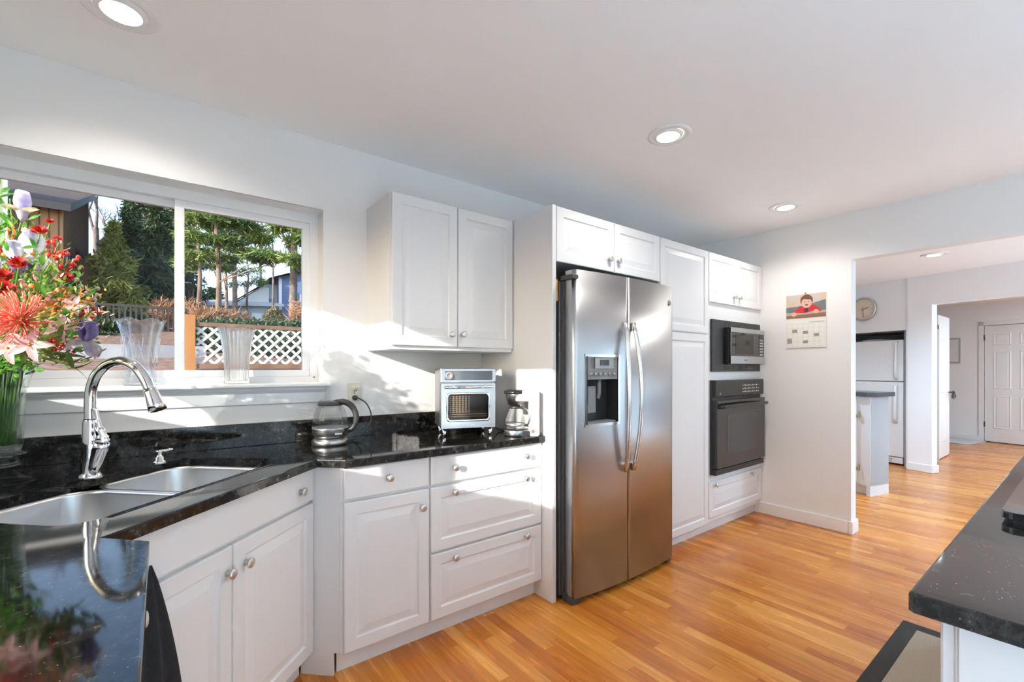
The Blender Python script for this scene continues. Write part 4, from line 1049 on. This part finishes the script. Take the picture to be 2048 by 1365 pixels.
# ------------------------------------------------------------------ next room
FZ = RA-pi/2
def fthing(name, lx, ly, z, label, cat, dz=0, group=None):
    x, y = far(lx, ly); return empty(name, (x, y, z), FZ+dz, label, cat, group)
wf = fthing('refrigerator', .150, .850, 0, 'white top-freezer refrigerator in the wall alcove under the clock', 'refrigerator')
MB().box(0, .726, .062, .70, .03, 1.638, bev=.006).build('body', APPW, wf)
MB().box(0, .726, 0, .058, 1.098, 1.642, bev=.014, seg=3).build('freezer_door', APPW, wf)
MB().box(0, .726, 0, .058, .105, 1.088, bev=.014, seg=3).build('door', APPW, wf)
MB().box(.01, .716, .012, .06, .02, .098, bev=.006).build('base_grille', APPW, wf)
m = MB()
for k in range(3): m.box(.08, .60, .010, .013, .040+k*.016, .046+k*.016)
m.build('grille_slots', GREYPL, wf)
m = MB(); m.tube([(.668, -.004, 1.615), (.668, -.034, 1.59), (.664, -.040, 1.30), (.662, -.036, 1.16), (.662, -.004, 1.13)], [.012, .014, .016, .018, .014], 10); m.build('handle', APPW, wf)
m = MB(); m.tube([(.662, -.004, 1.05), (.662, -.036, 1.03), (.660, -.042, .85), (.655, -.040, .62), (.650, -.004, .56)], [.014, .018, .019, .022, .018], 10); m.build('handle', APPW, wf)
x_, y_ = far(.40, .55)
tag(MB().lathe([(0, 0), (.13, 0), (.17, .02), (.172, .026), (.10, .012), (0, .010)], (x_, y_, 1.6385), 32).build('serving_dish', WHITEPL), 'white shallow dish on top of the white refrigerator', 'dish')
ckk = fthing('wall_clock', .03, .51, 2.073, 'round silver rimmed cream wall clock above the white refrigerator', 'clock')
MB().lathe([(0, 0), (.150, 0), (.158, .012), (.158, .030), (.148, .040), (.138, .034), (.136, .022)], (0, -.001, 0), 48, 'y').build('rim', NICKEL, ckk)
MB().lathe([(0, .022), (.138, .022)], (0, -.001, 0), 48, 'y').build('dial', P('clock_dial', (.78, .64, .50), .5, var=.04, scale=6), ckk)
m = MB()
for k in range(12):
    a = 2*pi*k/12; c, s__ = cos(a), sin(a)
    m.box(.108*c-.004, .108*c+.004, -.026, -.0235, .108*s__-.006, .108*s__+.006)
m.build('hour_marks', P('clock_mark', (.45, .34, .22), .5), ckk)
CH2 = P('clock_hand', (.16, .09, .06), .4)
MB().tube([(-.025, -.029, -.008), (.070, -.029, .020)], .0035, 6).build('hour_hand', CH2, ckk)
MB().tube([(-.003, -.033, .030), (.010, -.033, -.105)], .0030, 6).build('minute_hand', CH2, ckk)

pn = fthing('peninsula_cabinet', -1.790, 1.2, 0, 'grey white peninsula cabinet with brass hinges in the next room', 'base cabinet')
PW = 1.2+.585
PCAB = P('peninsula_paint', (.72, .73, .74), .4)
m = MB(); m.box(0, PW, .004, .30, .098, .985).box(PW-.035, PW, .0, .30, 0, .985).box(0, PW-.035, .05, .06, 0, .098)
m.build('body', PCAB, pn)
for k in range(2):
    x1 = PW-.115-k*.62; d = MB().panel(x1-.60, x1, .125, .930, [(0, .018), (0, .003), (.003, 0)], -.014).build('door', PCAB, pn)
    for z in (.27, .80): MB().box(x1-.006, x1+.022, -.018, .002, z-.028, z+.028, bev=.004).tube([(x1+.001, -.019, z-.02), (x1+.001, -.019, z+.02)], .005, 8).build('hinge', BRASS, d)
m = MB(); m.prism([(-.0, -.03), (PW-.02, -.03), (PW+.035, .03), (PW+.035, .34), (0, .34)], .987, 1.030, bev=.003)
tp = m.build('peninsula_countertop', P('dark_grey_laminate', (.07, .07, .075), .3), loc=pn.location, rz=FZ)
tag(tp, 'dark grey countertop with a clipped corner on the peninsula', 'countertop')
x_, y_ = far(-2.02, -.36); tag(MB().prism(rrect(-.10, .10, -.14, .10, .04, 5), 0, .012, bev=.003).build('floor_mat', BLACKM, loc=(x_, y_, 0), rz=FZ), 'corner of a black floor mat below the peninsula', 'mat')
x_, y_ = far(-.22, .27); tag(MB().box(-.22, .055, -.03, .03, 0, .05, bev=.008).build('wooden_doorstop', P('light_wood', (.55, .33, .14), .4, col2=(.45, .25, .10)), loc=(x_, y_, 0), rz=FZ), 'small brown wooden block on the floor by the white refrigerator', 'wooden block')

DOORW = P('door_paint', (.80, .80, .80), .35, var=.01)
def sixpanel(t, w, h, x0=0, flip=1):
    MB().box(x0, x0+w, 0, .035, .012, h, bev=.002).build('slab', DOORW, t)
    m = MB(); c = (x0+.11, x0+w/2-.05), (x0+w/2+.05, x0+w-.11)
    for a, b in c:
        for z0, z1 in ((.24, .80), (.92, 1.56), (1.67, 1.87)):
            for y, sg in ((0, 1), (.035, -1)):
                prev = None
                for ins, dy in ((0, 0.0005), (.008, -.005), (.018, -.005), (.030, -.0008), (.045, -.004)):
                    r = [m.bm.verts.new((x, y+dy*sg, z)) for x, z in ((a+ins, z0+ins), (b-ins, z0+ins), (b-ins, z1-ins), (a+ins, z1-ins))]
                    if prev:
                        for k in range(4): m.bm.faces.new((prev[k], prev[(k+1) % 4], r[(k+1) % 4], r[k]))
                    prev = r
                m.bm.faces.new(prev)
    m.build('raised_panels', DOORW, t)
d2 = tag(fthing('door_2', 3.80, .768, 0, None, None), kind='structure')
sixpanel(d2, .765, 2.00)
MB().box(-.075, -.008, -.015, .004, 0, 2.075, bev=.003).box(.775, .845, -.015, .004, 0, 2.075, bev=.003).box(-.075, .845, -.015, .004, 2.008, 2.075, bev=.003).build('door_casing', TRIM, d2)
for z in (.30, 1.80): MB().box(-.012, .008, -.012, .002, z-.045, z+.045, bev=.003).build('hinge', HINGE, d2)
knob(d2, .69, .95, 0, HINGE, 1.5)
# ajar door: hinge at (1.016,.148), free edge at (1.702,.328)
x_, y_ = far(1.016, .148); xa, ya = far(1.702, .328)
d3 = tag(empty('door_1', (x_, y_, 0), math.atan2(ya-y_, xa-x_)), kind='structure')
sixpanel(d3, .71, 2.005)
for z in (.28, 1.82): MB().box(-.006, .012, -.006, .0005, z-.045, z+.045, bev=.002).build('hinge', HINGE, d3)
MB().tube([(.655, -.055, .92), (.655, .085, .92)], .010, 10).lathe([(0, 0), (.022, .004), (.027, .018), (.022, .030), (0, .034)], (.655, -.035, .92), 16, 'y').build('door_knob', HINGE, d3)
m = MB()
for k, (a, b) in enumerate(((.0, 0), (.018, -.02), (.035, -.012))): m.tube([(.675, -.062+a*.6, .905+b*0), (.69, -.066+a, .87+b), (.70, -.068+a, .84+b)], [.004, .008, .005], 6)
m.build('key_bunch', HINGE, d3)
pf = fthing('picture_frame', 3.80, 1.44, 1.36, 'narrow grey picture frame on the hall wall behind the ajar door', 'picture frame')
MB().box(0, .36, -.02, 0, 0, .46, bev=.003).build('frame', P('frame_grey', (.45, .45, .45), .4), pf); MB().box(.03, .33, -.022, -.0202, .03, .43).build('picture', P('frame_print', (.75, .75, .74), .5), pf)
x_, y_ = far(3.35, 1.05)
tag(MB().box(-.45, .34, -.30, .36, .0, .012, bev=.003).build('doormat', MATF, loc=(x_, y_, 0), rz=FZ), 'pale grey mat on the hall floor by the far wall', 'mat')
area('fill_hall', (far(2.2, -1.2)[0], far(2.2, -1.2)[1], 2.30), (0, 0, -1), .5, .5, 31, (.75, .94, 1.1))  # fill lamp added under the hall ceiling to brighten it

# ------------------------------------------------------------------ outdoors
GP = [(-60, .55), (2.5, .95), (8, 1.24), (10, 1.48), (16, 2.35), (27, 3.6), (45, 5.2), (120, 12.0)]
def gz(x, y):
    for (a, b), (c, d) in zip(GP, GP[1:]):
        if y <= c: break
    t = min(1, max(0, (y-a)/(c-a))); t = t; z = b+(d-b)*t
    return z+.06*math.sin(x*1.3)*math.sin(y*.9) if y > 9 else z
LITTER = P('leaf_litter', (.26, .15, .09), .95, scale=9, col2=(.10, .055, .045), bump=.5, bscale=14, detail=9)
ys = [2.75+.45*k for k in range(30)]+[16.5+2.2*k for k in range(14)]+[50, 60, 75, 95, 120]
xs = [-60, -40, -25]+[-16+1.0*k for k in range(40)]+[30, 45, 70]
m = MB(); m.grid([[(x, y, gz(x, y)) for x in xs] for y in ys]); tag(m.build('hillside', LITTER), kind='structure')
tag(MB().box(-60, LX-.26, -30, 2.75, .2, .5).build('side_yard', LITTER), kind='structure')
def foliage(name, clusters, L, w, mat, parent, seed=1, droop=0.0, flatz=.0):
    r = random.Random(seed); vs = []; fs = []
    for (cx, cy_, cz, rx, ry, rz_, n) in clusters:
        for _ in range(n):
            while True:
                a, b, c = r.uniform(-1, 1), r.uniform(-1, 1), r.uniform(-1, 1)
                q = a*a+b*b+c*c
                if q <= 1 and q > .15*r.random(): break
            p = Vector((cx+a*rx, cy_+b*ry, cz+c*rz_))
            d = Vector((a*rx*.6+r.uniform(-1, 1), b*ry*.6+r.uniform(-1, 1), (r.uniform(-1, 1)-droop)*(1-flatz))).normalized()
            s_ = d.cross(Vector((r.uniform(-1, 1), r.uniform(-1, 1), r.uniform(-1, 1))))
            if s_.length < 1e-3: continue
            s_.normalize(); l = L*r.uniform(.6, 1.3); ww = w*r.uniform(.6, 1.3)
            k = len(vs); vs += [p-s_*ww*.5, p+s_*ww*.5, p+d*l+s_*ww*.3, p+d*l-s_*ww*.3]; fs.append((k, k+1, k+2, k+3))
    me = bpy.data.meshes.new(name); me.from_pydata([tuple(v) for v in vs], [], fs); me.materials.append(mat)
    o = bpy.data.objects.new(name, me); COL.objects.link(o); o.parent = parent; return o
F_DARK = fmat('needles_dark', (.020, .045, .020), (.045, .080, .030), .2, 1.2)
F_YEL = fmat('needles_yellow_green', (.10, .13, .020), (.24, .26, .05), .25, 1.0)
F_PINE = fmat('needles_pine', (.035, .085, .02), (.17, .24, .045), .3, 1.0)
F_BROWN = fmat('twigs_brown', (.26, .14, .07), (.38, .22, .12), .2, 2.0)
BARK = P('pine_bark', (.22, .16, .12), .9, scale=6, col2=(.10, .07, .055), bump=.4, bscale=12, stretch=(1, 1, .2))
BARKG = P('grey_bark', (.17, .14, .13), .9, scale=6, col2=(.09, .075, .07))
def root_at(u, d, z=None, name='conifer_tree', label='', cat='tree', group=None):
    p = at(u, HZ, d); z = gz(p.x, p.y) if z is None else z
    return empty(name, (p.x, p.y, z-.05), 0, label, cat, group), p.x, p.y, z
def conifer(u, d, vtop, vbot, wpx, mat, label, n=5200, seed=1, L=.34, droop=.5):
    t, x, y, g = root_at(u, d, None, 'conifer_tree', label, 'tree', 'conifers on the hillside')
    k = d/FPX; h = CH+(HZ-vtop)*k-g; zb = CH+(HZ-vbot)*k-g; R0 = wpx*k/2; cl = []
    r = random.Random(seed); lay = 16
    for i in range(lay):
        f = i/(lay-1); z = zb+(h-zb)*f; rr = R0*max(.12, (1-f**1.8)*(.75+.25*min(1, f*4)))*r.uniform(.62, 1.28)
        for q in range(5):
            a = r.uniform(0, 2*pi); ofs = rr*r.uniform(.35, .75)
            cl.append((ofs*cos(a), ofs*sin(a), z, rr*.46, rr*.46, (h-zb)/lay*1.1, int(1.7*n/lay/5*(1.5-f))))
    foliage('needles', cl, L*.72, L*.20, mat, t, seed, droop)
    MB().tube([(0, 0, 0), (0, 0, h*.92)], [.16, .04], 8).build('trunk', BARK, t); return t
conifer(228, 17, 452, 655, 120, F_YEL, 'wide yellow-green conifer seen through the left pane right of the brown house', 6500, 3, .30)
conifer(262, 20, 375, 640, 90, F_DARK, 'tall dark conifer behind the yellow-green one', 5200, 4, .36)
conifer(315, 19, 392, 650, 100, F_DARK, 'dark conifer left of the window mullion', 6500, 5, .36)
conifer(352, 24, 360, 650, 120, F_DARK, 'tall dark conifer behind the window mullion', 5200, 6, .42)
conifer(205, 26, 520, 650, 90, F_DARK, 'small dark conifer beside the brown house wing', 3000, 7, .4)
conifer(290, 30, 420, 650, 150, F_DARK, 'broad dark conifer far behind the left pane', 4200, 8, .5)
def pine(u, d, vtop, rpx, clumps, label, seed=1, lean=0, mat=F_PINE, bark=BARK, n=420, brs=True):
    t, x, y, g = root_at(u, d, None, 'pine_tree', label, 'tree', 'pines and bare trees behind the lattice')
    k = d/FPX; h = CH+(HZ-vtop)*k-g; r0 = rpx*k/2; m = MB(); r = random.Random(seed)
    tr_ = [Vector((lean*k*f+.04*math.sin(f*7+seed), .05*math.cos(f*5), h*f)) for f in [i/10 for i in range(11)]]
    m.tube(tr_, [r0*(1.15-f/10*.75) for f in range(11)], 8)
    cl = []
    for cu, cv, wp, hp_, dens in clumps:
        c = at(cu, cv, d+r.uniform(-1.0, 1.0))-Vector((x, y, g-.05))
        base = tr_[min(10, max(0, int((c.z-.3)/h*10)))]
        if brs: m.tube([base, base+(c-base)*.5+Vector((0, 0, .1)), c], [r0*.35, r0*.22, r0*.10], 5)
        for q in range(5):
            o_ = Vector((r.uniform(-.7, .7)*wp*k/2, r.uniform(-.5, .5)*wp*k/2, r.uniform(-.5, .5)*hp_*k/2))
            cl.append((c.x+o_.x, c.y+o_.y, c.z+o_.z, wp*k*.26, wp*k*.26, hp_*k*.30, int(n*dens/5)))
    m.build('trunk', bark, t)
    if cl: foliage('needles', [c[:6]+(int(c[6]*2.0),) for c in cl], .17, .034, mat, t, seed, .1, .3)
    return t
pine(396, 15, 440, 9, [(385, 470, 60, 26, 1.2), (400, 500, 70, 22, 1.2), (375, 530, 60, 26, 1), (410, 450, 50, 30, 1)], 'leftmost pine trunk in the right-hand pane', 11, 2)
pine(436, 13.5, 330, 10, [(420, 440, 90, 30, 1.6), (470, 455, 80, 26, 1.3), (440, 480, 100, 20, 1.4), (495, 505, 110, 22, 2.2), (540, 515, 90, 20, 1.8), (410, 515, 80, 18, 1.3), (590, 520, 60, 16, 1.0), (520, 480, 60, 20, .9), (450, 415, 60, 30, 1.2), (480, 430, 60, 24, 1)], 'straight pine with long lit boughs in the right-hand pane', 12, -3)
pine(450, 17, 400, 6, [(460, 520, 60, 20, 1.0), (440, 535, 50, 16, .8)], 'slender pine just right of the straight one', 13, 4)
pine(468, 20, 360, 9, [(460, 470, 90, 40, 1.6), (500, 460, 70, 30, 1.0), (480, 420, 80, 40, 1.2)], 'dark leaning trunk in the middle of the right-hand pane', 14, 6, F_DARK, BARKG)
pine(495, 26, 520, 5, [(495, 545, 50, 26, .8), (510, 560, 44, 24, .6), (480, 570, 40, 20, .5)], 'small distant pine above the low grey roof', 15, 0)
pine(384, 22, 380, 10, [(380, 420, 60, 50, 2.0), (372, 480, 50, 60, 2.0), (390, 560, 40, 60, 1.2), (400, 590, 50, 30, .8)], 'dark pine beside the window mullion', 16, 0, F_DARK)
def branches(m, p, d, L, r0, depth, r):
    q = p+d*L; m.tube([p, p+d*L*.5+Vector((r.uniform(-.05, .05)*L, r.uniform(-.05, .05)*L, 0)), q], [r0, r0*.8, r0*.6], 5, cap=False)
    if depth == 0: return
    for _ in range(3 if depth > 1 else 3):
        nd = (d+Vector((r.uniform(-.8, .8), r.uniform(-.8, .8), r.uniform(-.25, .55)))).normalized()
        branches(m, p+d*L*r.uniform(.55, 1), nd, L*r.uniform(.55, .75), r0*.55, depth-1, r)
def bare(u, d, hh, r0, label, seed, fol=None, tilt=0, depth=5):
    t, x, y, g = root_at(u, d, None, 'bare_tree', label, 'tree', 'pines and bare trees behind the lattice')
    m = MB(); r = random.Random(seed); m.tube([(0, 0, 0), (.03, 0, hh*.5), (tilt, 0, hh)], [r0, r0*.85, r0*.7], 8, cap=False)
    for k in range(4):
        d_ = Vector((r.uniform(-.7, .7), r.uniform(-.5, .5), 1)).normalized()
        branches(m, Vector((tilt*(.6+.1*k), 0, hh*(.7+.1*k))), d_, hh*.34, r0*.5, depth-1, r)
    m.build('trunk', BARKG, t)
    if fol: foliage('needles', fol(x, y, g), .25, .05, F_PINE, t, seed, 0, .2)
def f1(x, y, g):
    out = []
    for cu, cv, w_ in ((590, 450, 60), (600, 480, 50), (570, 440, 46), (555, 455, 30), (605, 530, 40)):
        c = at(cu, cv, 14)-Vector((x, y, g-.05)); out.append((c.x, c.y, c.z, w_*.0077, .5, .16, 300))
    return out
bare(585, 14, 3.7, .13, 'forked tree with thick dark trunk at the right edge of the window', 21, f1, .05)
bare(545, 19, 3.6, .05, 'thin bare tree in front of the blue house gable', 22)
bare(192, 23, 4.5, .16, 'bare tree against the sky right of the brown house', 24)
bare(520, 32, 6, .10, 'bare tree far behind the low roof', 25)
def shrub(u, d, vt, wpx, mat, label, n=900, seed=1, L=.12, name='shrub', group=None, w=.3):
    t, x, y, g = root_at(u, d, None, name, label, 'shrub', group); k = d/FPX; h = CH+(HZ-vt)*k-g; R_0 = wpx*k/2
    foliage('leaves', [(0, 0, h*.5, R_0, R_0*.8, h*.5, n)], L, L*w, mat, t, seed, -.2); MB().tube([(0, 0, 0), (0, 0, h*.5)], [.03, .015], 6).build('stem', BARK, t)
for i, (u, d, vt, w_, l) in enumerate([(405, 12, 612, 60, 'russet bare shrub beside the wooden post'), (440, 12.5, 618, 60, 'russet bare shrub left of the straight pine base'), (385, 13, 600, 40, 'tall russet shrub behind the wooden post'), (330, 12.6, 596, 40, 'russet shrub left of the mullion'), (475, 13, 622, 50, 'russet shrub in front of the low grey house'), (600, 13, 600, 40, 'thin russet shrub before the blue house')]):
    shrub(u, d, vt, w_, F_BROWN, l, 900, 30+i, .22, 'russet_shrub', 'russet winter shrubs', .08)
shrub(549, 13, 612, 42, fmat('ball_shrub', (.10, .09, .05), (.18, .16, .09), .1, 4), 'rounded clipped shrub in front of the white house wall', 3200, 40, .07, 'ball_shrub', None, .5)
for i, u in enumerate(range(398, 640, 24)):
    shrub(u, 9.3-.6*(u-398)/220, 634, 44, F_DARK, 'low dark juniper behind the lattice, number %s from the post' % ('one two three four five six seven eight nine ten eleven'.split()[i]), 1100, 50+i, .10, 'juniper_shrub', 'low junipers behind the lattice')
for i, (u, d, vt, w_) in enumerate([(215, 11, 640, 60), (255, 12, 618, 60), (180, 10, 668, 80)]):
    shrub(u, d, vt, w_, F_DARK, ['dark shrub left of the crystal vase, beside the terrace', 'dark shrub at the far end of the terrace', 'dark low shrub behind the drooping purple iris'][i], 1500, 70+i, .12, 'dark_shrub', 'dark shrubs by the terrace')
# lattice fence
lf = empty('lattice_fence', (0, 8.0, 0), 0, 'white diagonal lattice panel in a brown timber frame outside the right pane', 'fence')
lx0, lx1, lz0, lz1 = .42, 3.3, 1.335, 1.885
m = MB(); sp = .160; H_ = lz1-lz0
import itertools
def clipseg(x, sgn):
    a = Vector((x, 0, lz0)); b = Vector((x+sgn*H_, 0, lz1)); d = b-a; t0, t1 = 0, 1
    for lo, hi in ((lx0, lx1),):
        if d.x > 0: t0 = max(t0, (lo-a.x)/d.x); t1 = min(t1, (hi-a.x)/d.x)
        else: t0 = max(t0, (hi-a.x)/d.x); t1 = min(t1, (lo-a.x)/d.x)
    return (a+d*t0, a+d*t1) if t1-t0 > .02 else None
x = lx0-H_-.2
while x < lx1+H_+.2:
    for sgn, y in ((1, -.004), (-1, .004)):
        sg = clipseg(x, sgn)
        if sg:
            a, b = sg; n_ = Vector((-(b-a).z, 0, (b-a).x)).normalized()*.0185
            pts = [a-n_, a+n_, b+n_, b-n_]
            v0 = [m.bm.verts.new((p.x, y-.003, p.z)) for p in pts]; v1_ = [m.bm.verts.new((p.x, y+.003, p.z)) for p in pts]
            m.bm.faces.new(v0); m.bm.faces.new(list(reversed(v1_)))
            for k in range(4): m.bm.faces.new((v0[k], v0[(k+1) % 4], v1_[(k+1) % 4], v1_[k]))
    x += sp
m.build('lattice_panel', P('lattice_white_vinyl', (.56, .58, .61), .4), lf)
BRN = P('brown_timber', (.20, .12, .07), .8, scale=5, col2=(.12, .07, .045))
MB().box(lx0, lx1, -.03, .03, lz1, lz1+.055).build('top_rail', BRN, lf); MB().box(lx0, lx1, -.03, .03, lz0-.07, lz0).build('bottom_rail', BRN, lf)
MB().box(.27, .40, -.05, .05, 1.1, 2.04).build('post', P('orange_post_wood', (.42, .20, .06), .7, scale=4, col2=(.32, .14, .04), stretch=(1, 1, .2)), lf)
MB().box(3.3, 3.42, -.05, .05, 1.1, 2.0).build('post', BRN, lf)
# terrace and dark fence
STONE = P('terrace_stone', (.30, .32, .34), .8, scale=3, col2=(.20, .22, .25))
tag(MB().box(-6, .6, 9.9, 14.5, 1.1, 1.60).box(-6, .65, 9.75, 9.95, 1.1, 1.66).build('stone_terrace', STONE), kind='structure')
df = empty('baluster_fence', (0, 15.2, 0), 0, 'dark baluster fence behind the stone terrace', 'fence'); m = MB()
FD = P('dark_fence_paint', (.025, .022, .025), .7)
for k in range(34): m.box(-2.6+k*.11, -2.56+k*.11, -.02, .02, 2.0, 2.86)
m.build('balusters', FD, df); MB().box(-2.7, 1.2, -.03, .03, 2.84, 2.90).box(-2.7, 1.2, -.03, .03, 2.1, 2.16).build('rail', FD, df)
# brown house
SIDE = P('brown_siding', (.33, .20, .10), .8, scale=2.5, col2=(.26, .155, .08), stretch=(1, 1, .15))
SHING = P('brown_shingles', (.075, .050, .040), .9, scale=5, col2=(.035, .026, .026), stretch=(.4, 1, 1), bump=.3, bscale=20)
DTRIM = P('dark_eave_trim', (.022, .021, .025), .6)
BLUEG = P('blue_window_glass', (.04, .12, .24), .15)
bh = empty('brown_house', (-2.55, 20.96, 2.9), 0, 'brown house with vertical board siding and a sloping shingle roof, seen at the far left', 'house')
m = MB(); m.bm.free(); m.bm = bmesh.new()
def shed(m, x0, x1, y0, y1, z0, zf, zb):
    v = [m.bm.verts.new(p) for p in ((x0, y0, z0), (x1, y0, z0), (x1, y1, z0), (x0, y1, z0), (x0, y0, zf), (x1, y0, zf), (x1, y1, zb), (x0, y1, zb))]
    for f in ((0, 1, 5, 4), (1, 2, 6, 5), (2, 3, 7, 6), (3, 0, 4, 7), (4, 5, 6, 7), (3, 2, 1, 0)): m.bm.faces.new([v[k] for k in f])
shed(m, -1.24, 0, 0, 6.84, -2.5, 3.78, 6.20)
m.build('siding', SIDE, bh)
m = MB()
for k in range(5): m.box(-.110-.225*k, -.085-.225*k, -.02, 0, -2.5, 3.72)
for k in range(28): m.box(0, .02, .2+.24*k, .22+.24*k, -2.5, 3.7+(.2+.24*k)*.354-.05)
m.build('board_joints', P('board_joint_brown', (.09, .05, .03), .8), bh)
m = MB(); shed(m, -9.0, .22, -.35, 7.0, 0, 3.70, 6.30)
for v in m.bm.verts:
    if abs(v.co.z) < 1e-6: v.co.z = (3.58 if v.co.y < 0 else 6.18)
m.build('roof', SHING, bh)
MB().box(-1.24, .24, -.40, -.34, 3.50, 3.74).build('gutter', DTRIM, bh)
m = MB()
m.grid([[(.225, -.38, 3.5), (.225, 7.0, 6.06)], [(.225, -.38, 3.76), (.225, 7.0, 6.34)]]); m.build('rake_trim', DTRIM, bh)
m = MB(); m.box(.0, .05, 1.2, 1.9, .85, 2.35); m.build('window', BLUEG, bh); m = MB(); m.box(.0, .05, 4.5, 5.3, .7, 2.0); m.build('window', BLUEG, bh)
m = MB(); shed(m, 0, 1.20, 3.04, 9.0, -2.5, 2.0, 2.0)
for v in m.bm.verts:
    if v.co.z > 1: v.co.z = 2.82 if v.co.x < .5 else 1.65
w_ = m.build('lean_to', SIDE, bh)
m = MB(); shed(m, -.05, 1.45, 2.8, 9.2, 1.5, 2.1, 2.1)
for v in m.bm.verts:
    hi = v.co.z > 2; v.co.z = (2.90 if v.co.x < .5 else 1.50)+(.14 if hi else 0)
m.build('lean_to_roof', DTRIM, bh); MB().box(.82, 1.08, 3.0, 3.05, -.9, 1.2).build('blue_door', BLUEG, bh)
gw = MB(); gw.box(-14, -3.80, 20.50, 20.60, 1.0, 9.5)
for k in range(30): gw.box(-3.85-.3*k, -3.82-.3*k, 20.52, 20.55, 1.0, 9.5)
tag(gw.build('green_siding_wing', P('green_grey_siding', (.24, .27, .20), .8, scale=2)), 'grey-green sided house wing at the very left edge of the window', 'house')
tag(MB().box(-3.80, -3.70, 20.48, 20.56, 1.0, 9.5).build('corner_board', P('corner_trim', (.42, .50, .50), .7)), 'pale vertical corner board between the green wing and the brown house', 'trim board')
# blue house
BLUES = P('blue_siding', (.13, .20, .36), .7, scale=2, col2=(.11, .17, .31), stretch=(.2, .2, 6))
LBLUE = P('pale_blue_siding', (.42, .50, .56), .7, scale=2, stretch=(.2, .2, 6))
WSID = P('white_siding', (.80, .80, .80), .6)
ROOFG = P('pale_grey_roof', (.50, .53, .55), .8, scale=4)
b0 = at(559, HZ, 28); b_ = empty('blue_house', (b0.x, b0.y, 3.6), 0, 'blue sided house with white trim behind the trees in the right-hand pane', 'house')
kx_ = 28/FPX
MB().box(0, 9, 0, 6, -2, 3.35).prism([(0, 0), (1, 0), (1, 1)], 0, 0.001).build('siding', BLUES, b_)
m = MB(); m.grid([[(-.6, -.3, 3.15), (-.6, 6.3, 3.15)], [(1.4, -.3, 3.95), (1.4, 6.3, 3.95)], [(9.2, -.3, 3.3), (9.2, 6.3, 3.3)], [(9.2, -.3, 3.1), (9.2, 6.3, 3.1)], [(1.4, -.3, 3.75), (1.4, 6.3, 3.75)], [(-.6, -.3, 2.95), (-.6, 6.3, 2.95)]], smooth=False, closed=False)
m.build('roof', DTRIM, b_)
m = MB(); m.poly([(0, -.01, 3.3), (1.4, -.01, 3.78), (9, -.01, 3.3)]); m.build('gable', BLUES, b_)
MB().box(-.05, .12, -.06, 0, -2, 3.25).build('corner_trim', WSID, b_)
MB().box(1.15, 2.6, -.05, 0, 1.2, 2.35).build('window_trim', WSID, b_); MB().box(1.25, 2.5, -.07, -.04, 1.3, 2.25).build('window', BLUEG, b_)
MB().box(-1.0, 0, .6, 5, -2, 2.9).build('side_bay', LBLUE, b_); MB().box(-.75, -.35, .55, .6, .9, 2.0).build('window', BLUEG, b_)
m = MB(); m.poly([(-2.2, .5, 1.6), (-.9, .5, 2.65), (-.5, .5, 2.65), (-.5, .5, .3), (-2.2, .5, .3)]); m.xf(Matrix.Identity(4)); m.build('white_gable', WSID, b_)
m = MB(); m.grid([[(-2.5, .3, 1.45), (-2.5, 3, 1.45)], [(-.8, .3, 2.78), (-.8, 3, 2.78)], [(-.8, .3, 2.9), (-.8, 3, 2.9)], [(-2.5, .3, 1.57), (-2.5, 3, 1.57)]], smooth=False); m.build('white_rake', ROOFG, b_)
MB().box(-1.75, -1.55, 1.2, 1.4, 2.0, 3.1).build('vent_pipe', WSID, b_)
g0 = at(402, HZ, 25); gg = empty('garage', (g0.x, g0.y, 3.4), 0, 'long low pale garage with a grey roof left of the blue house', 'house')
gl = 3.9
MB().box(.3, gl, 0, 4, -2, 1.55).build('siding', LBLUE, gg)
m = MB(); m.grid([[(0, -.35, 1.42), (0, 3.0, 2.0)], [(gl+.2, -.35, 1.70), (gl+.2, 3.0, 2.35)]], smooth=False); m.grid([[(0, -.35, 1.30), (0, -.35, 1.44)], [(gl+.2, -.35, 1.58), (gl+.2, -.35, 1.72)]], smooth=False)
m.build('roof', ROOFG, gg)
MB().box(2.45, 2.95, -.06, 0, -2, 1.1).build('white_door', WSID, gg); MB().box(1.55, 2.35, -.05, 0, .2, .9).build('window', BLUEG, gg)
# trees far behind, closing the horizon
for i, (u, d, vt, wp) in enumerate([(150, 45, 520, 160), (260, 48, 500, 160), (370, 45, 560, 140), (430, 50, 580, 120), (520, 52, 600, 120), (610, 55, 590, 120)]):
    conifer(u, d, vt, 655, wp, F_DARK, 'distant hazy tree on the ridge, %s' % ['behind the brown house', 'behind the left pane conifers', 'behind the mullion', 'left of the far pine', 'above the low garage', 'behind the blue house'][i], 2600, 90+i, .9)
